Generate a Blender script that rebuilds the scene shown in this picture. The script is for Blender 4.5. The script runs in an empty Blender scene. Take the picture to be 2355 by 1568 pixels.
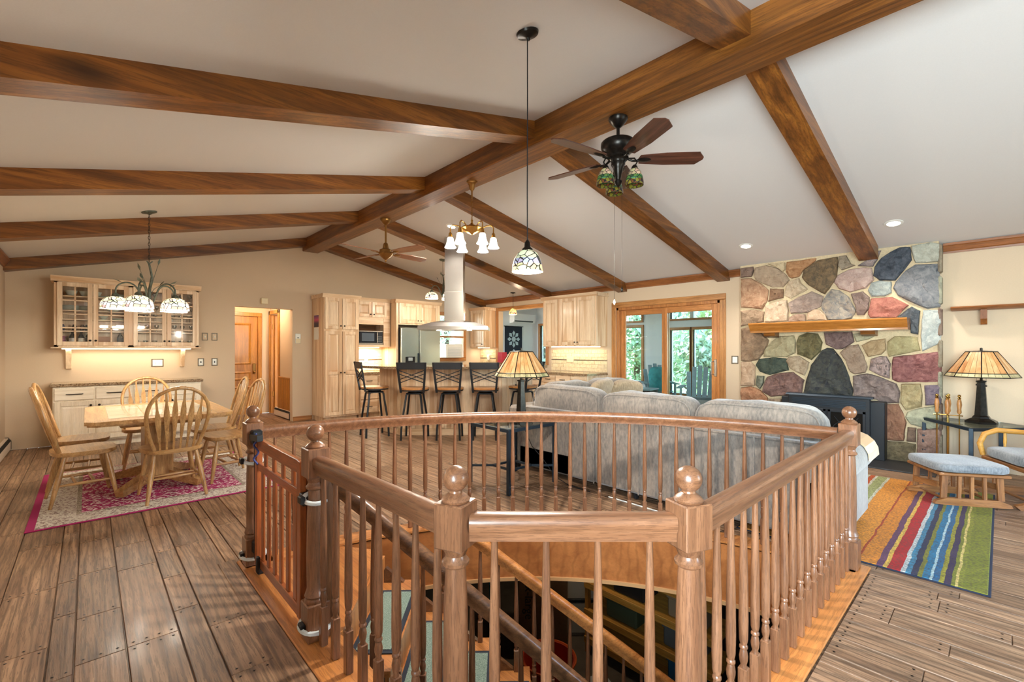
import bpy, math, random
from mathutils import Vector, noise as mnoise
random.seed(7)
SC = bpy.context.scene
COL = SC.collection
PI = math.pi
R_ = math.radians

# ---------------------------------------------------------------- camera
TH = math.atan(974.5 / (16 / 36 * 2355))          # view turned clockwise from the ridge line
CS, SN = math.cos(TH), math.sin(TH)
cam = bpy.data.cameras.new('camera')
cam.lens = 16.0
cam.sensor_width = 36.0
cam.shift_y = 19 / 2355
cam.clip_start = 0.05
camo = bpy.data.objects.new('camera', cam)
camo.location = (0, 0, 1.33)
camo.rotation_euler = (PI / 2, 0, -TH)
COL.objects.link(camo)
SC.camera = camo

# ---------------------------------------------------------------- world, sun, daylight, exposure
wd = bpy.data.worlds.new('world')
SC.world = wd
wd.use_nodes = True
wn = wd.node_tree.nodes
sky = wn.new('ShaderNodeTexSky')
sky.sky_type = 'NISHITA'
sky.sun_disc = False
sky.sun_elevation = R_(48)
sky.sun_rotation = R_(0)
sky.altitude = 200
wn['Background'].inputs['Strength'].default_value = 0.9
wd.node_tree.links.new(sky.outputs[0], wn['Background'].inputs['Color'])

def lamp(name, typ, loc, energy, color=(1, 1, 1), rot=(0, 0, 0), size=None, size_y=None, radius=None, spot=None, blend=None):
    l = bpy.data.lights.new(name, typ)
    l.energy = energy
    l.color = color
    if size is not None:
        l.shape = 'RECTANGLE'
        l.size = size
        l.size_y = size_y or size
    if radius is not None:
        l.shadow_soft_size = radius
    if spot is not None:
        l.spot_size = spot
        l.spot_blend = blend or 0.5
    o = bpy.data.objects.new(name, l)
    o.location = loc
    o.rotation_euler = rot
    COL.objects.link(o)
    return o

sun = lamp('sun', 'SUN', (14, 12, 9), 6.0, (1, 0.95, 0.86), rot=(R_(-42), R_(0), R_(0)))
sun.data.angle = R_(2)
DAY = (0.82, 0.91, 1.0)
# daylight standing in the real window openings behind the camera and on the left wall
lamp('daylight_back_window', 'AREA', (4.3, -2.78, 1.45), 14, DAY, rot=(R_(90), 0, 0), size=2.5, size_y=1.7)
lamp('daylight_left_window', 'AREA', (-0.98, -0.9, 1.45), 170, DAY, rot=(0, R_(-90), 0), size=1.6, size_y=2.2)
WARM = (1.0, 0.78, 0.52)
NEUT = (1.0, 0.90, 0.76)
vs = SC.view_settings
vs.view_transform = 'Standard'
vs.look = 'None'
vs.exposure = 1.70
vs.gamma = 1.0
vs.use_curve_mapping = False

# ---------------------------------------------------------------- mesh helpers
def LD(l, d):
    """lateral / depth in the frame of the angled island -> world x, y"""
    return (l * CS + d * SN, -l * SN + d * CS)

class MB:
    def __init__(s):
        s.v = []
        s.f = []
    def add(s, vs_, fs):
        o = len(s.v)
        s.v += [tuple(p) for p in vs_]
        s.f += [tuple(i + o for i in f) for f in fs]
        return s
    def box(s, x0, x1, y0, y1, z0, z1):
        return s.add([(x0, y0, z0), (x1, y0, z0), (x1, y1, z0), (x0, y1, z0), (x0, y0, z1), (x1, y0, z1), (x1, y1, z1), (x0, y1, z1)],
                     [(0, 3, 2, 1), (4, 5, 6, 7), (0, 1, 5, 4), (1, 2, 6, 5), (2, 3, 7, 6), (3, 0, 4, 7)])
    def rbox(s, x0, x1, y0, y1, z0, z1, b=0.004):
        b = min(b, (x1 - x0) * .45, (y1 - y0) * .45, (z1 - z0) * .45)
        X, Y, Z = (x0, x1), (y0, y1), (z0, z1)
        V = []
        ix = {}
        for i in (0, 1):
            for j in (0, 1):
                for k in (0, 1):
                    sx, sy, sz = (1, -1)[i] * b, (1, -1)[j] * b, (1, -1)[k] * b
                    ix[i, j, k] = len(V)
                    V += [(X[i], Y[j] + sy, Z[k] + sz), (X[i] + sx, Y[j], Z[k] + sz), (X[i] + sx, Y[j] + sy, Z[k])]
        F = []
        for i in (0, 1):
            q = [ix[i, 0, 0], ix[i, 1, 0], ix[i, 1, 1], ix[i, 0, 1]]
            F.append(q if i else q[::-1])
            q = [ix[0, i, 0] + 1, ix[1, i, 0] + 1, ix[1, i, 1] + 1, ix[0, i, 1] + 1]
            F.append(q[::-1] if i else q)
            q = [ix[0, 0, i] + 2, ix[1, 0, i] + 2, ix[1, 1, i] + 2, ix[0, 1, i] + 2]
            F.append(q if i else q[::-1])
        for a in (0, 1):
            for c in (0, 1):
                F.append((ix[0, a, c] + 1, ix[1, a, c] + 1, ix[1, a, c] + 2, ix[0, a, c] + 2))
                F.append((ix[a, 0, c], ix[a, 1, c], ix[a, 1, c] + 2, ix[a, 0, c] + 2))
                F.append((ix[a, c, 0], ix[a, c, 1], ix[a, c, 1] + 1, ix[a, c, 0] + 1))
        for k in ix.values():
            F.append((k, k + 1, k + 2))
        return s.add(V, F)
    def bar(s, p, q, w, h, up=(0, 0, 1), w2=None, h2=None):
        p, q = Vector(p), Vector(q)
        t = (q - p).normalized()
        u = Vector(up)
        a = t.cross(u)
        if a.length < 1e-4:
            a = t.cross(Vector((1, 0, 0)))
        a.normalize()
        u = a.cross(t).normalized()
        w2 = w if w2 is None else w2
        h2 = h if h2 is None else h2
        V = [p + a * (i * w / 2) + u * (j * h / 2) for i, j in ((-1, -1), (1, -1), (1, 1), (-1, 1))] + \
            [q + a * (i * w2 / 2) + u * (j * h2 / 2) for i, j in ((-1, -1), (1, -1), (1, 1), (-1, 1))]
        return s.add(V, [(0, 1, 2, 3), (7, 6, 5, 4), (0, 4, 5, 1), (1, 5, 6, 2), (2, 6, 7, 3), (3, 7, 4, 0)])
    def prism(s, poly, a0, a1, axis='z'):
        n = len(poly)
        mk = {'z': lambda p, a: (p[0], p[1], a), 'x': lambda p, a: (a, p[0], p[1]), 'y': lambda p, a: (p[0], a, p[1])}[axis]
        V = [mk(p, a0) for p in poly] + [mk(p, a1) for p in poly]
        return s.add(V, [tuple(range(n))[::-1], tuple(range(n, 2 * n))] + [(i, (i + 1) % n, n + (i + 1) % n, n + i) for i in range(n)])
    def lathe(s, prof, c=(0, 0, 0), n=16, axis='z', a0=0):
        V = []
        F = []
        for r, z in prof:
            for i in range(n):
                a = 2 * PI * i / n + a0
                x, y = r * math.cos(a), r * math.sin(a)
                V.append({'z': (c[0] + x, c[1] + y, c[2] + z), 'x': (c[0] + z, c[1] + x, c[2] + y), 'y': (c[0] + y, c[1] + z, c[2] + x)}[axis])
        m = len(prof)
        for k in range(m - 1):
            for i in range(n):
                F.append((k * n + i, k * n + (i + 1) % n, (k + 1) * n + (i + 1) % n, (k + 1) * n + i))
        if prof[0][0] > 1e-4:
            F.append(tuple(range(n))[::-1])
        if prof[-1][0] > 1e-4:
            F.append(tuple(range((m - 1) * n, m * n)))
        return s.add(V, F)
    def ball(s, c, r, n=14, sz=1.0):
        m = max(6, n // 2)
        return s.lathe([(max(1e-5, r * math.sin(PI * k / m)), -r * sz * math.cos(PI * k / m)) for k in range(m + 1)], c, n)
    def tube(s, path, r, n=8, closed=False):
        P = [Vector(p) for p in path]
        m = len(P)
        rr = r if isinstance(r, (list, tuple)) else [r] * m
        V = []
        F = []
        pa = None
        for i in range(m):
            t = (P[(i + 1) % m] - P[i - 1]) if closed else (P[min(i + 1, m - 1)] - P[max(i - 1, 0)])
            if t.length < 1e-9:
                t = Vector((0, 0, 1))
            t.normalize()
            if pa is None:
                pa = t.cross(Vector((0.13, 0.27, 1)))
                if pa.length < 1e-3:
                    pa = t.cross(Vector((1, 0, 0)))
            pa = (pa - t * pa.dot(t))
            pa.normalize()
            b = t.cross(pa)
            for k in range(n):
                a = 2 * PI * k / n
                V.append(P[i] + (pa * math.cos(a) + b * math.sin(a)) * rr[i])
        e = m if closed else m - 1
        for i in range(e):
            j = (i + 1) % m
            for k in range(n):
                F.append((i * n + k, i * n + (k + 1) % n, j * n + (k + 1) % n, j * n + k))
        if not closed:
            F.append(tuple(range(n))[::-1])
            F.append(tuple(range((m - 1) * n, m * n)))
        return s.add(V, F)
    def sweep(s, path, prof, up=(0, 0, 1)):
        P = [Vector(p) for p in path]
        m, n = len(P), len(prof)
        V = []
        F = []
        for i in range(m):
            t = (P[min(i + 1, m - 1)] - P[max(i - 1, 0)]).normalized()
            a = t.cross(Vector(up)).normalized()
            u = Vector(up)
            k = 1.0
            for (x, y) in prof:
                V.append(P[i] + a * x * k + u * y)
        for i in range(m - 1):
            for k in range(n):
                F.append((i * n + k, (i + 1) * n + k, (i + 1) * n + (k + 1) % n, i * n + (k + 1) % n))
        F.append(tuple(range(n)))
        F.append(tuple(range((m - 1) * n, m * n))[::-1])
        return s.add(V, F)
    def cushion(s, c, h, e=0.35, n=28, m=14, wr=0.0, seed=0, ax=None):
        """rounded-box cushion with half sizes h; wr = wrinkle depth"""
        V = []
        F = []
        def pw(a):
            return math.copysign(abs(a) ** e, a)
        for j in range(m + 1):
            ph = -PI / 2 + PI * j / m
            for i in range(n):
                th = 2 * PI * i / n
                x, y, z = pw(math.cos(ph)) * pw(math.cos(th)), pw(math.cos(ph)) * pw(math.sin(th)), pw(math.sin(ph))
                p = Vector((x * h[0], y * h[1], z * h[2]))
                if wr:
                    d = mnoise.noise(Vector((p.x * 7 + seed, p.y * 7, p.z * 7))) * wr
                    L = p.length
                    p += p * (d / max(L, .02)) * 0.8
                V.append((c[0] + p.x, c[1] + p.y, c[2] + p.z))
        for j in range(m):
            for i in range(n):
                F.append((j * n + i, j * n + (i + 1) % n, (j + 1) * n + (i + 1) % n, (j + 1) * n + i))
        return s.add(V, F)
    def xf(s, fn):
        s.v = [tuple(fn(Vector(p))) for p in s.v]
        return s

def obj(name, mb, mat, parent=None, smooth=35, kind=None, label=None):
    me = bpy.data.meshes.new(name)
    me.from_pydata(mb.v, [], mb.f)
    me.validate()
    if mat is not None:
        me.materials.append(mat)
    if smooth:
        me.polygons.foreach_set('use_smooth', [True] * len(me.polygons))
        me.set_sharp_from_angle(angle=R_(smooth))
    o = bpy.data.objects.new(name, me)
    COL.objects.link(o)
    if parent is not None:
        o.parent = parent
    if kind:
        o['kind'] = kind
    if label:
        o['label'] = label
    return o

def tag(o, label, cat, group=None):
    o['label'] = label
    o['category'] = cat
    if group:
        o['group'] = group
    return o

def thing(name, label, cat, loc=(0, 0, 0), rz=0.0, group=None):
    o = bpy.data.objects.new(name, None)
    o.empty_display_size = 0.1
    COL.objects.link(o)
    o.location = loc
    o.rotation_euler = (0, 0, rz)
    return tag(o, label, cat, group)

def struct(name, mb, mat, smooth=None, label=None):
    return obj(name, mb, mat, None, smooth, 'structure', label)

def inst(src, name, parent, loc=None, rot=None, scale=None, mat=None):
    """another object on the same mesh data"""
    o = bpy.data.objects.new(name, src.data)
    COL.objects.link(o)
    o.parent = parent
    if loc is not None:
        o.location = loc
    if rot is not None:
        o.rotation_euler = rot
    if scale is not None:
        o.scale = scale
    return o

def dup(root, loc, rz, label, group=None):
    r = root.copy()
    COL.objects.link(r)
    r.location = loc
    r.rotation_euler = (0, 0, rz)
    r['label'] = label
    if group:
        r['group'] = group
    for ch in list(root.children):
        c = ch.copy()
        COL.objects.link(c)
        c.parent = r
        for g in list(ch.children):
            d = g.copy()
            COL.objects.link(d)
            d.parent = c
    return r

# ---------------------------------------------------------------- materials
MATS = {}
def lin(c):
    return tuple((x / 12.92 if x <= 0.04045 else ((x + 0.055) / 1.055) ** 2.4) for x in c)
def S(r, g, b):
    return lin((r / 255, g / 255, b / 255)) + (1,)

class NT:
    def __init__(s, name):
        s.m = bpy.data.materials.new(name)
        s.m.use_nodes = True
        s.t = s.m.node_tree
        s.n = s.t.nodes
        s.b = s.n['Principled BSDF']
        MATS[name] = s.m
    def new(s, typ, **kw):
        n = s.n.new('ShaderNode' + typ)
        for k, v in kw.items():
            if k.startswith('i_'):
                k = k[2:].replace('_', ' ')
                n.inputs[k].default_value = v
            elif k.startswith('n_'):
                n.inputs[int(k[2:])].default_value = v
            else:
                setattr(n, k, v)
        return n
    def l(s, a, b):
        s.t.links.new(a, b)
    def ramp(s, fac, stops, interp='LINEAR'):
        r = s.new('ValToRGB')
        cr = r.color_ramp
        cr.interpolation = interp
        while len(cr.elements) < len(stops):
            cr.elements.new(0.5)
        for e, (p, c) in zip(cr.elements, stops):
            e.position = p
            e.color = c
        s.l(fac, r.inputs['Fac'])
        return r.outputs['Color']
    def math(s, op, a, b=None, c=None):
        n = s.new('Math', operation=op)
        for i, v in enumerate((a, b, c)):
            if v is None:
                continue
            if hasattr(v, 'is_output') or not isinstance(v, (int, float)):
                s.l(v, n.inputs[i])
            else:
                n.inputs[i].default_value = v
        return n.outputs[0]
    def mix(s, fac, a, b, blend='MIX'):
        n = s.new('Mix', data_type='RGBA', blend_type=blend)
        for i, v in ((0, fac), (6, a), (7, b)):
            if hasattr(v, 'is_output'):
                s.l(v, n.inputs[i])
            else:
                n.inputs[i].default_value = v
        return n.outputs[2]
    def coords(s, scale=(1, 1, 1), rnd=True):
        tc = s.new('TexCoord')
        mp = s.new('Mapping')
        mp.inputs['Scale'].default_value = scale
        s.l(tc.outputs['Object'], mp.inputs['Vector'])
        if rnd:
            oi = s.new('ObjectInfo')
            ge = s.new('NewGeometry')
            a = s.math('ADD', oi.outputs['Random'], ge.outputs['Random Per Island'])
            cb = s.new('CombineXYZ')
            for i, k in enumerate((7.3, 13.7, 5.1)):
                s.l(s.math('MULTIPLY', a, k), cb.inputs[i])
            s.rand = s.math('FRACT', s.math('MULTIPLY', a, 7.77))
            s.l(cb.outputs[0], mp.inputs['Location'])
        return mp.outputs['Vector']
    def noise(s, vec, scale=5, detail=4, rough=0.55, dist=0.0):
        n = s.new('TexNoise')
        n.inputs['Scale'].default_value = scale
        n.inputs['Detail'].default_value = detail
        n.inputs['Roughness'].default_value = rough
        n.inputs['Distortion'].default_value = dist
        s.l(vec, n.inputs['Vector'])
        return n.outputs['Fac']
    def bump(s, h, strength=0.2, dist=0.01):
        b = s.new('Bump')
        b.inputs['Strength'].default_value = strength
        b.inputs['Distance'].default_value = dist
        s.l(h, b.inputs['Height'])
        s.l(b.outputs[0], s.b.inputs['Normal'])
    def set(s, **kw):
        for k, v in kw.items():
            s.b.inputs[k.replace('_', ' ')].default_value = v
        return s

def pbr(name, col, rough=0.5, metal=0.0, noise=0.0, nscale=20, bump=0.0, coat=0.0, emit=None, estr=0.0):
    t = NT(name)
    t.set(Base_Color=col, Roughness=rough, Metallic=metal)
    t.b.inputs['Coat Weight'].default_value = coat
    if noise or bump:
        f = t.noise(t.coords(rnd=False), nscale, 4)
        if noise:
            k = [max(0, c * (1 - noise)) for c in col[:3]] + [1]
            k2 = [min(1, c * (1 + noise)) for c in col[:3]] + [1]
            t.l(t.ramp(f, [(0.3, k), (0.7, k2)]), t.b.inputs['Base Color'])
        if bump:
            t.bump(f, bump, 0.004)
    if emit:
        t.b.inputs['Emission Color'].default_value = emit
        t.b.inputs['Emission Strength'].default_value = estr
    return t.m

def wood(name, dark, light, axis='Z', sc=1.0, rough=0.4, bump=0.12, coat=0.0, knots=0.0, var=0.25, fine=0.35, mid=None, streak=None, dist=0.5, lo=0.3, hi=0.68, rings=0.0, rsc=9.0):
    t = NT(name)
    k = {'X': (.055, 1, 1), 'Y': (1, .055, 1), 'Z': (1, 1, .055)}[axis]
    vec = t.coords(tuple(a * sc for a in k))
    n1 = t.noise(vec, 15, 4, 0.6, dist)
    stops = [(lo, dark), (hi, light)] if mid is None else [(lo, dark), ((lo + hi) / 2, mid), (hi, light)]
    col = t.ramp(n1, stops)
    n2 = t.noise(vec, 110, 3, 0.6, 0.2)
    col = t.mix(t.math('MULTIPLY', t.math('GREATER_THAN', n2, 0.55), fine), col, [c * .45 for c in dark[:3]] + [1])
    if rings:
        wv = t.new('TexWave', wave_type='BANDS', bands_direction='X' if axis != 'X' else 'Y', wave_profile='SIN')
        wv.inputs['Scale'].default_value = rsc
        wv.inputs['Distortion'].default_value = 9.0
        wv.inputs['Detail'].default_value = 2.0
        wv.inputs['Detail Scale'].default_value = 0.7
        v3 = t.coords({'X': (.13, 1, 1), 'Y': (1, .13, 1), 'Z': (1, 1, .13)}[axis])
        t.l(v3, wv.inputs['Vector'])
        col = t.mix(t.math('MULTIPLY', t.ramp(wv.outputs['Fac'], [(0.0, (1, 1, 1, 1)), (0.30, (0, 0, 0, 1))]), rings), col, [c * .55 for c in dark[:3]] + [1])
    if streak is not None:
        n3 = t.noise(vec, 6, 1, 0.4, 0.3)
        col = t.mix(t.ramp(n3, [(0.54, (0, 0, 0, 1)), (0.60, (.8, .8, .8, 1))]), col, streak)
    if knots:
        vo = t.new('TexVoronoi')
        vo.inputs['Scale'].default_value = knots
        kk = {'X': (.45, 1, 1), 'Y': (1, .45, 1), 'Z': (1, 1, .45)}[axis]
        v2 = t.coords(kk)
        t.l(v2, vo.inputs['Vector'])
        col = t.mix(t.ramp(vo.outputs['Distance'], [(0.09, (.85, .85, .85, 1)), (0.17, (0, 0, 0, 1))]), col, [c * .3 for c in dark[:3]] + [1])
    hv = t.new('HueSaturation')
    t.l(t.math('ADD', t.math('MULTIPLY', t.rand, var), 1 - var / 2), hv.inputs['Value'])
    t.l(col, hv.inputs['Color'])
    t.l(hv.outputs[0], t.b.inputs['Base Color'])
    t.set(Roughness=rough)
    t.b.inputs['Coat Weight'].default_value = coat
    t.b.inputs['Coat Roughness'].default_value = 0.12
    if bump:
        t.bump(t.math('ADD', n1, t.math('MULTIPLY', n2, 0.5)), bump, 0.003)
    return t.m

WALLP = pbr('wall_paint', S(206, 184, 157), 0.85, noise=0.02, nscale=90, bump=0.05)
CEILP = pbr('ceiling_paint', S(216, 213, 210), 0.9, noise=0.015, nscale=120, bump=0.08)
BEAM = {a: wood('beam_wood_' + a, S(88, 50, 16), S(154, 97, 36), a.upper(), 1.0, 0.38, 0.2, 0.06, 2.1, 0.25, mid=S(122, 72, 25), rings=.35, rsc=7) for a in 'xyz'}
OAK = {a: wood('oak_rail_' + a, S(98, 62, 42), S(152, 106, 76), a.upper(), 2.6, 0.32, 0.08, 0.25, 0, 0.18, fine=0.4, mid=S(127, 85, 58), lo=.25, hi=.75) for a in 'xyz'}
OAKO = {a: wood('oak_orange_' + a, S(160, 96, 46), S(206, 138, 76), a.upper(), 1.3, 0.35, 0.08, 0.2, 0, 0.2) for a in 'xyz'}
OAKD = {a: wood('oak_dark_' + a, S(66, 42, 28), S(124, 84, 54), a.upper(), 2.2, 0.3, 0.1, 0.3, 0, 0.15) for a in 'xyz'}
DINE = {a: wood('dining_oak_' + a, S(150, 105, 58), S(206, 163, 108), a.upper(), 2.0, 0.3, 0.05, 0.25, 0, 0.18) for a in 'xyz'}
HICK = {a: wood('hickory_' + a, S(214, 180, 142), S(238, 215, 184), a.upper(), 1.4, 0.42, 0.04, 0.1, 0, 0.16, fine=0.16, streak=S(200, 160, 120)) for a in 'xyz'}
HICKW = {a: wood('pale_hickory_' + a, S(222, 205, 178), S(240, 228, 208), a.upper(), 1.4, 0.42, 0.04, 0.1, 0, 0.1, fine=0.14) for a in 'xyz'}
TRIM = {a: wood('trim_oak_' + a, S(146, 92, 44), S(202, 142, 82), a.upper(), 1.6, 0.38, 0.08, 0.15, 0, 0.12) for a in 'xyz'}
DOORW = {a: wood('door_oak_' + a, S(152, 94, 28), S(196, 134, 52), a.upper(), 1.4, 0.36, 0.06, 0.2, 0, 0.1) for a in 'xyz'}
CROWN = {a: wood('crown_oak_' + a, S(116, 66, 30), S(160, 98, 50), a.upper(), 1.5, 0.4, 0.08, 0.1, 0, 0.1) for a in 'xyz'}
MANT = wood('mantel_oak', S(152, 92, 34), S(190, 124, 56), 'Y', 1.4, 0.25, 0.04, 0.5, 0, 0.05)
CHERRY = {a: wood('cherry_gate_' + a, S(120, 58, 26), S(178, 98, 50), a.upper(), 1.5, 0.3, 0.05, 0.2, 0, 0.2) for a in 'xyz'}
PINE = {a: wood('pine_' + a, S(178, 120, 44), S(214, 160, 74), a.upper(), 1.2, 0.5, 0.05, 0, 3, 0.12) for a in 'xyz'}
PLANK = wood('floor_plank', S(104, 76, 56), S(174, 140, 110), 'Y', 1.3, 0.46, 0.35, 0.04, 0, 0.40, fine=0.45, mid=S(142, 110, 84), dist=1.0, rings=.55, rsc=8)
FLSH = wood('fan_blade_walnut', S(52, 26, 18), S(104, 62, 46), 'X', 2.2, 0.28, 0.05, 0.3, 0, 0.05)
BLACK = pbr('black_iron', S(30, 33, 38), 0.45, 0.3)
TEALBLK = pbr('blue_black_steel', S(34, 48, 60), 0.42, 0.4)
BRONZE = pbr('dark_bronze', S(42, 38, 34), 0.3, 0.75, noise=0.35, nscale=30)
ABRASS = pbr('antique_brass', S(150, 112, 62), 0.28, 0.9)
BRASS = pbr('polished_brass', S(212, 170, 92), 0.18, 1.0)
VERDI = pbr('verdigris_bronze', S(96, 102, 92), 0.5, 0.5, noise=0.4, nscale=40)
STEEL = pbr('brushed_steel', S(196, 192, 186), 0.26, 0.95)
FRSTEEL = pbr('fridge_steel', S(178, 192, 190), 0.22, 0.9)
WHITE = pbr('white_plastic', S(232, 232, 226), 0.4)
CREAM = pbr('cream_plastic', S(222, 208, 170), 0.45)
HEAT = pbr('heater_enamel', S(222, 206, 188), 0.4)
DARK = pbr('dark_void', S(16, 15, 14), 0.8)
# glass
t = NT('window_glass')
tr = t.new('BsdfTransparent')
tr.inputs['Color'].default_value = (0.93, 0.97, 0.96, 1)
gl = t.new('BsdfGlossy')
gl.inputs['Roughness'].default_value = 0.02
fr = t.new('Fresnel')
fr.inputs['IOR'].default_value = 1.45
mx = t.new('MixShader')
t.l(fr.outputs[0], mx.inputs[0])
t.l(tr.outputs[0], mx.inputs[1])
t.l(gl.outputs[0], mx.inputs[2])
t.l(mx.outputs[0], t.n['Material Output'].inputs['Surface'])
GLASS = t.m

XW, YW, XL, YB = 7.2, 8.9, -0.8, -2.6      # right wall, far wall, left wall, wall behind the camera
CX, CY, RR = 0.74, 0.52, 2.66              # centre and radius of the curved stair rail
def ZL(x): return 3.38 - 0.238 * (2.93 - x)
def ZR(x): return 3.40 - 0.218 * (x - 3.21)
def arc_y(x, r=RR):
    return CY + math.sqrt(max(0.0, r * r - (x - CX) ** 2))

# ---------------------------------------------------------------- floor
slab = MB()
slab.box(XL - .15, 0.80, YB - .15, YW + 2.2, -0.28, -0.012)
slab.box(0.80, XW + .15, YB - .15, 0.62, -0.28, -0.012)
slab.box(0.80, XW + .15, CY + RR + .02, YW + 2.2, -0.28, -0.012)
n = 24
for i in range(n):                          # quarter round opening filled with strips outside the arc
    x0 = 0.80 + (3.42 - 0.80) * i / n
    x1 = 0.80 + (3.42 - 0.80) * (i + 1) / n
    slab.prism([(x0, arc_y(x0, 2.62)), (x1, arc_y(x1, 2.62)), (x1, CY + RR + .02), (x0, CY + RR + .02)], -0.28, -0.012)
slab.box(3.42, XW + .15, 0.62, CY + RR + .02, -0.28, -0.012)
slab.prism([(0.80, 0.62), (1.24, 0.62), (0.80, 1.04)], -0.28, -0.012)
FLOOR = struct('floor', slab, PLANK)

def y_low(x):                               # outer edge of the shoe plate on the camera side
    if x < 0.70: return 1e9
    if x < 1.22: return 1.04 - (x - 0.70) * (0.51 / 0.52)
    return 0.53
GAP = 0.0022
cols = []
x = XL
wid = [.205, .105, .155, .205, .085, .17, .19, .11]
k = 0
while x < XW:
    w = wid[k % len(wid)]
    nx = min(x + w, XW)
    for br in (0.70, 3.40):
        if x < br - .02 < nx + .03:
            nx = br
    cols.append((x, nx))
    x = nx
    k += 1
planks = []
rng = random.Random(11)
for (a, b) in cols:
    segs = []
    if b <= 0.701 or a >= 3.399:
        segs.append((lambda x: YB, lambda x: YW, YB, YW))
    else:
        segs.append((lambda x: YB, y_low, YB, 1.0))
        segs.append((lambda x: arc_y(x, 2.70), lambda x: YW + (1.55 if 1.83 < (a + b) / 2 < 2.8 else 0), CY, YW))
    for lo, hi, _, _ in segs:
        y = YB - rng.random() * 0.8
        ymax = max(hi(a), hi(b))
        while y < ymax:
            ln = rng.choice((.45, .6, .8, .95, 1.2, .7))
            y1 = y + ln
            p = []
            def cl(xx, yy):
                return min(max(yy, lo(xx) + .001), hi(xx))
            q = [(a + GAP, cl(a, y + GAP)), (b - GAP, cl(b, y + GAP)), (b - GAP, cl(b, y1)), (a + GAP, cl(a, y1))]
            if (q[2][1] - q[1][1]) > .02 or (q[3][1] - q[0][1]) > .02:
                planks.append(q)
            y = y1
def plank_mesh(mb, q, c=None):
    cx = sum(p[0] for p in q) / 4 if c is None else c[0]
    cy = sum(p[1] for p in q) / 4 if c is None else c[1]
    e = 0.0022
    top = []
    mxx = sum(p[0] for p in q) / 4
    myy = sum(p[1] for p in q) / 4
    for p in q:
        top.append((p[0] + (e if p[0] < mxx else -e) - cx, p[1] + (e if p[1] < myy else -e) - cy, 0.0))
    bot = [(p[0] - cx, p[1] - cy, -0.0035) for p in q]
    low = [(p[0] - cx, p[1] - cy, -0.012) for p in q]
    mb.add(top + bot + low, [(0, 1, 2, 3)] + [(4 + i, 4 + (i + 1) % 4, (i + 1) % 4, i) for i in range(4)] + [(8 + i, 8 + (i + 1) % 4, 4 + (i + 1) % 4, 4 + i) for i in range(4)])
def visible(q):
    cx = sum(p[0] for p in q) / 4
    cy = sum(p[1] for p in q) / 4
    d = cx * SN + cy * CS
    l = cx * CS - cy * SN
    if d < 0.8: return None
    px = 1177 + 1046.7 * l / d
    py = 803 + 1046.7 * 1.33 / d
    if not (-60 < px < 2420 and py < 1640): return None
    if 720 < px < 2000 and py > 1215: return None
    if cx > 4.3 and cy > 1.2: return None      # behind the sofa and the island
    return d
vis = sorted([(visible(q), i) for i, q in enumerate(planks) if visible(q)])
near = set(i for _, i in vis[:300])
rest = MB()
nails = MB()
for i, q in enumerate(planks):
    if i in near:
        cx = sum(p[0] for p in q) / 4
        cy = sum(p[1] for p in q) / 4
        m = MB()
        plank_mesh(m, q)
        o = obj('floor_plank', m, PLANK, FLOOR, smooth=None)
        o.location = (cx, cy, 0)
        w = q[1][0] - q[0][0]
        cnt = 4 if w > .18 else (3 if w > .13 else 2)
        for j in range(cnt):
            fx = q[0][0] + w * (j + .5) / cnt
            for yy in (max(q[0][1], q[1][1]) + .03, min(q[2][1], q[3][1]) - .03):
                if min(q[2][1], q[3][1]) - max(q[0][1], q[1][1]) > .15:
                    s_ = .0065
                    nails.add([(fx - s_, yy, .0012), (fx, yy - s_, .0012), (fx + s_, yy, .0012), (fx, yy + s_, .0012), (fx, yy, .0022)], [(0, 1, 4), (1, 2, 4), (2, 3, 4), (3, 0, 4)])
    else:
        plank_mesh(rest, q, (0, 0))
obj('far_floor_planks', rest, PLANK, FLOOR, smooth=None, kind='stuff')
obj('nail_heads', nails, pbr('nail_steel', S(40, 36, 34), 0.3, 0.8), FLOOR, smooth=None, kind='stuff', label='dark square nail heads at the plank ends')

# ---------------------------------------------------------------- walls and ceiling
wf = MB()                                   # far gable wall, with the hall opening and the kitchen window
T = .14
OX0, OX1, OZ = 1.83, 2.755, 2.065
WX0, WX1, WZ0, WZ1 = 5.70, 6.70, 1.09, 2.17
wf.prism([(XL, 0), (OX0, 0), (OX0, 3.2), (XL, ZL(XL) + .05)], YW, YW + T, 'y')
wf.prism([(OX0, OZ), (OX1, OZ), (OX1, 3.45), (OX0, 3.2)], YW, YW + T, 'y')
wf.prism([(OX1, 0), (WX0, 0), (WX0, 3.1), (3.1, 3.5), (OX1, 3.45)], YW, YW + T, 'y')
wf.box(WX0, WX1, YW, YW + T, 0, WZ0)
wf.box(WX0, WX1, YW, YW + T, WZ1, 2.9)
wf.box(WX1, XW + T, YW, YW + T, 0, 2.7)
struct('wall_far', wf, WALLP)
wr = MB()                                   # right wall with pass-through and sliding door
SY0, SY1, SZ = 2.98, 4.88, 2.10
PY0, PY1, PZ0, PZ1 = 6.66, 8.20, 1.02, 2.24
wr.box(XW, XW + T, YB, SY0, -.02, 2.6)
wr.box(XW, XW + T, SY0, SY1, SZ, 2.6)
wr.box(XW, XW + T, SY1, PY0, -.02, 2.6)
wr.box(XW, XW + T, PY0, PY1, -.02, PZ0)
wr.box(XW, XW + T, PY0, PY1, PZ1, 2.6)
wr.box(XW, XW + T, PY1, YW + T, -.02, 2.6)
WRIGHT = struct('wall_right', wr, WALLP)
wl = MB()
LWY0, LWY1 = -2.1, 0.3
wl.box(XL - T, XL, YB, LWY0, -.02, 2.7)
wl.box(XL - T, XL, LWY0, LWY1, -.02, .62)
wl.box(XL - T, XL, LWY0, LWY1, 2.28, 2.7)
wl.box(XL - T, XL, LWY1, YW + T, -.02, 2.7)
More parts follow.
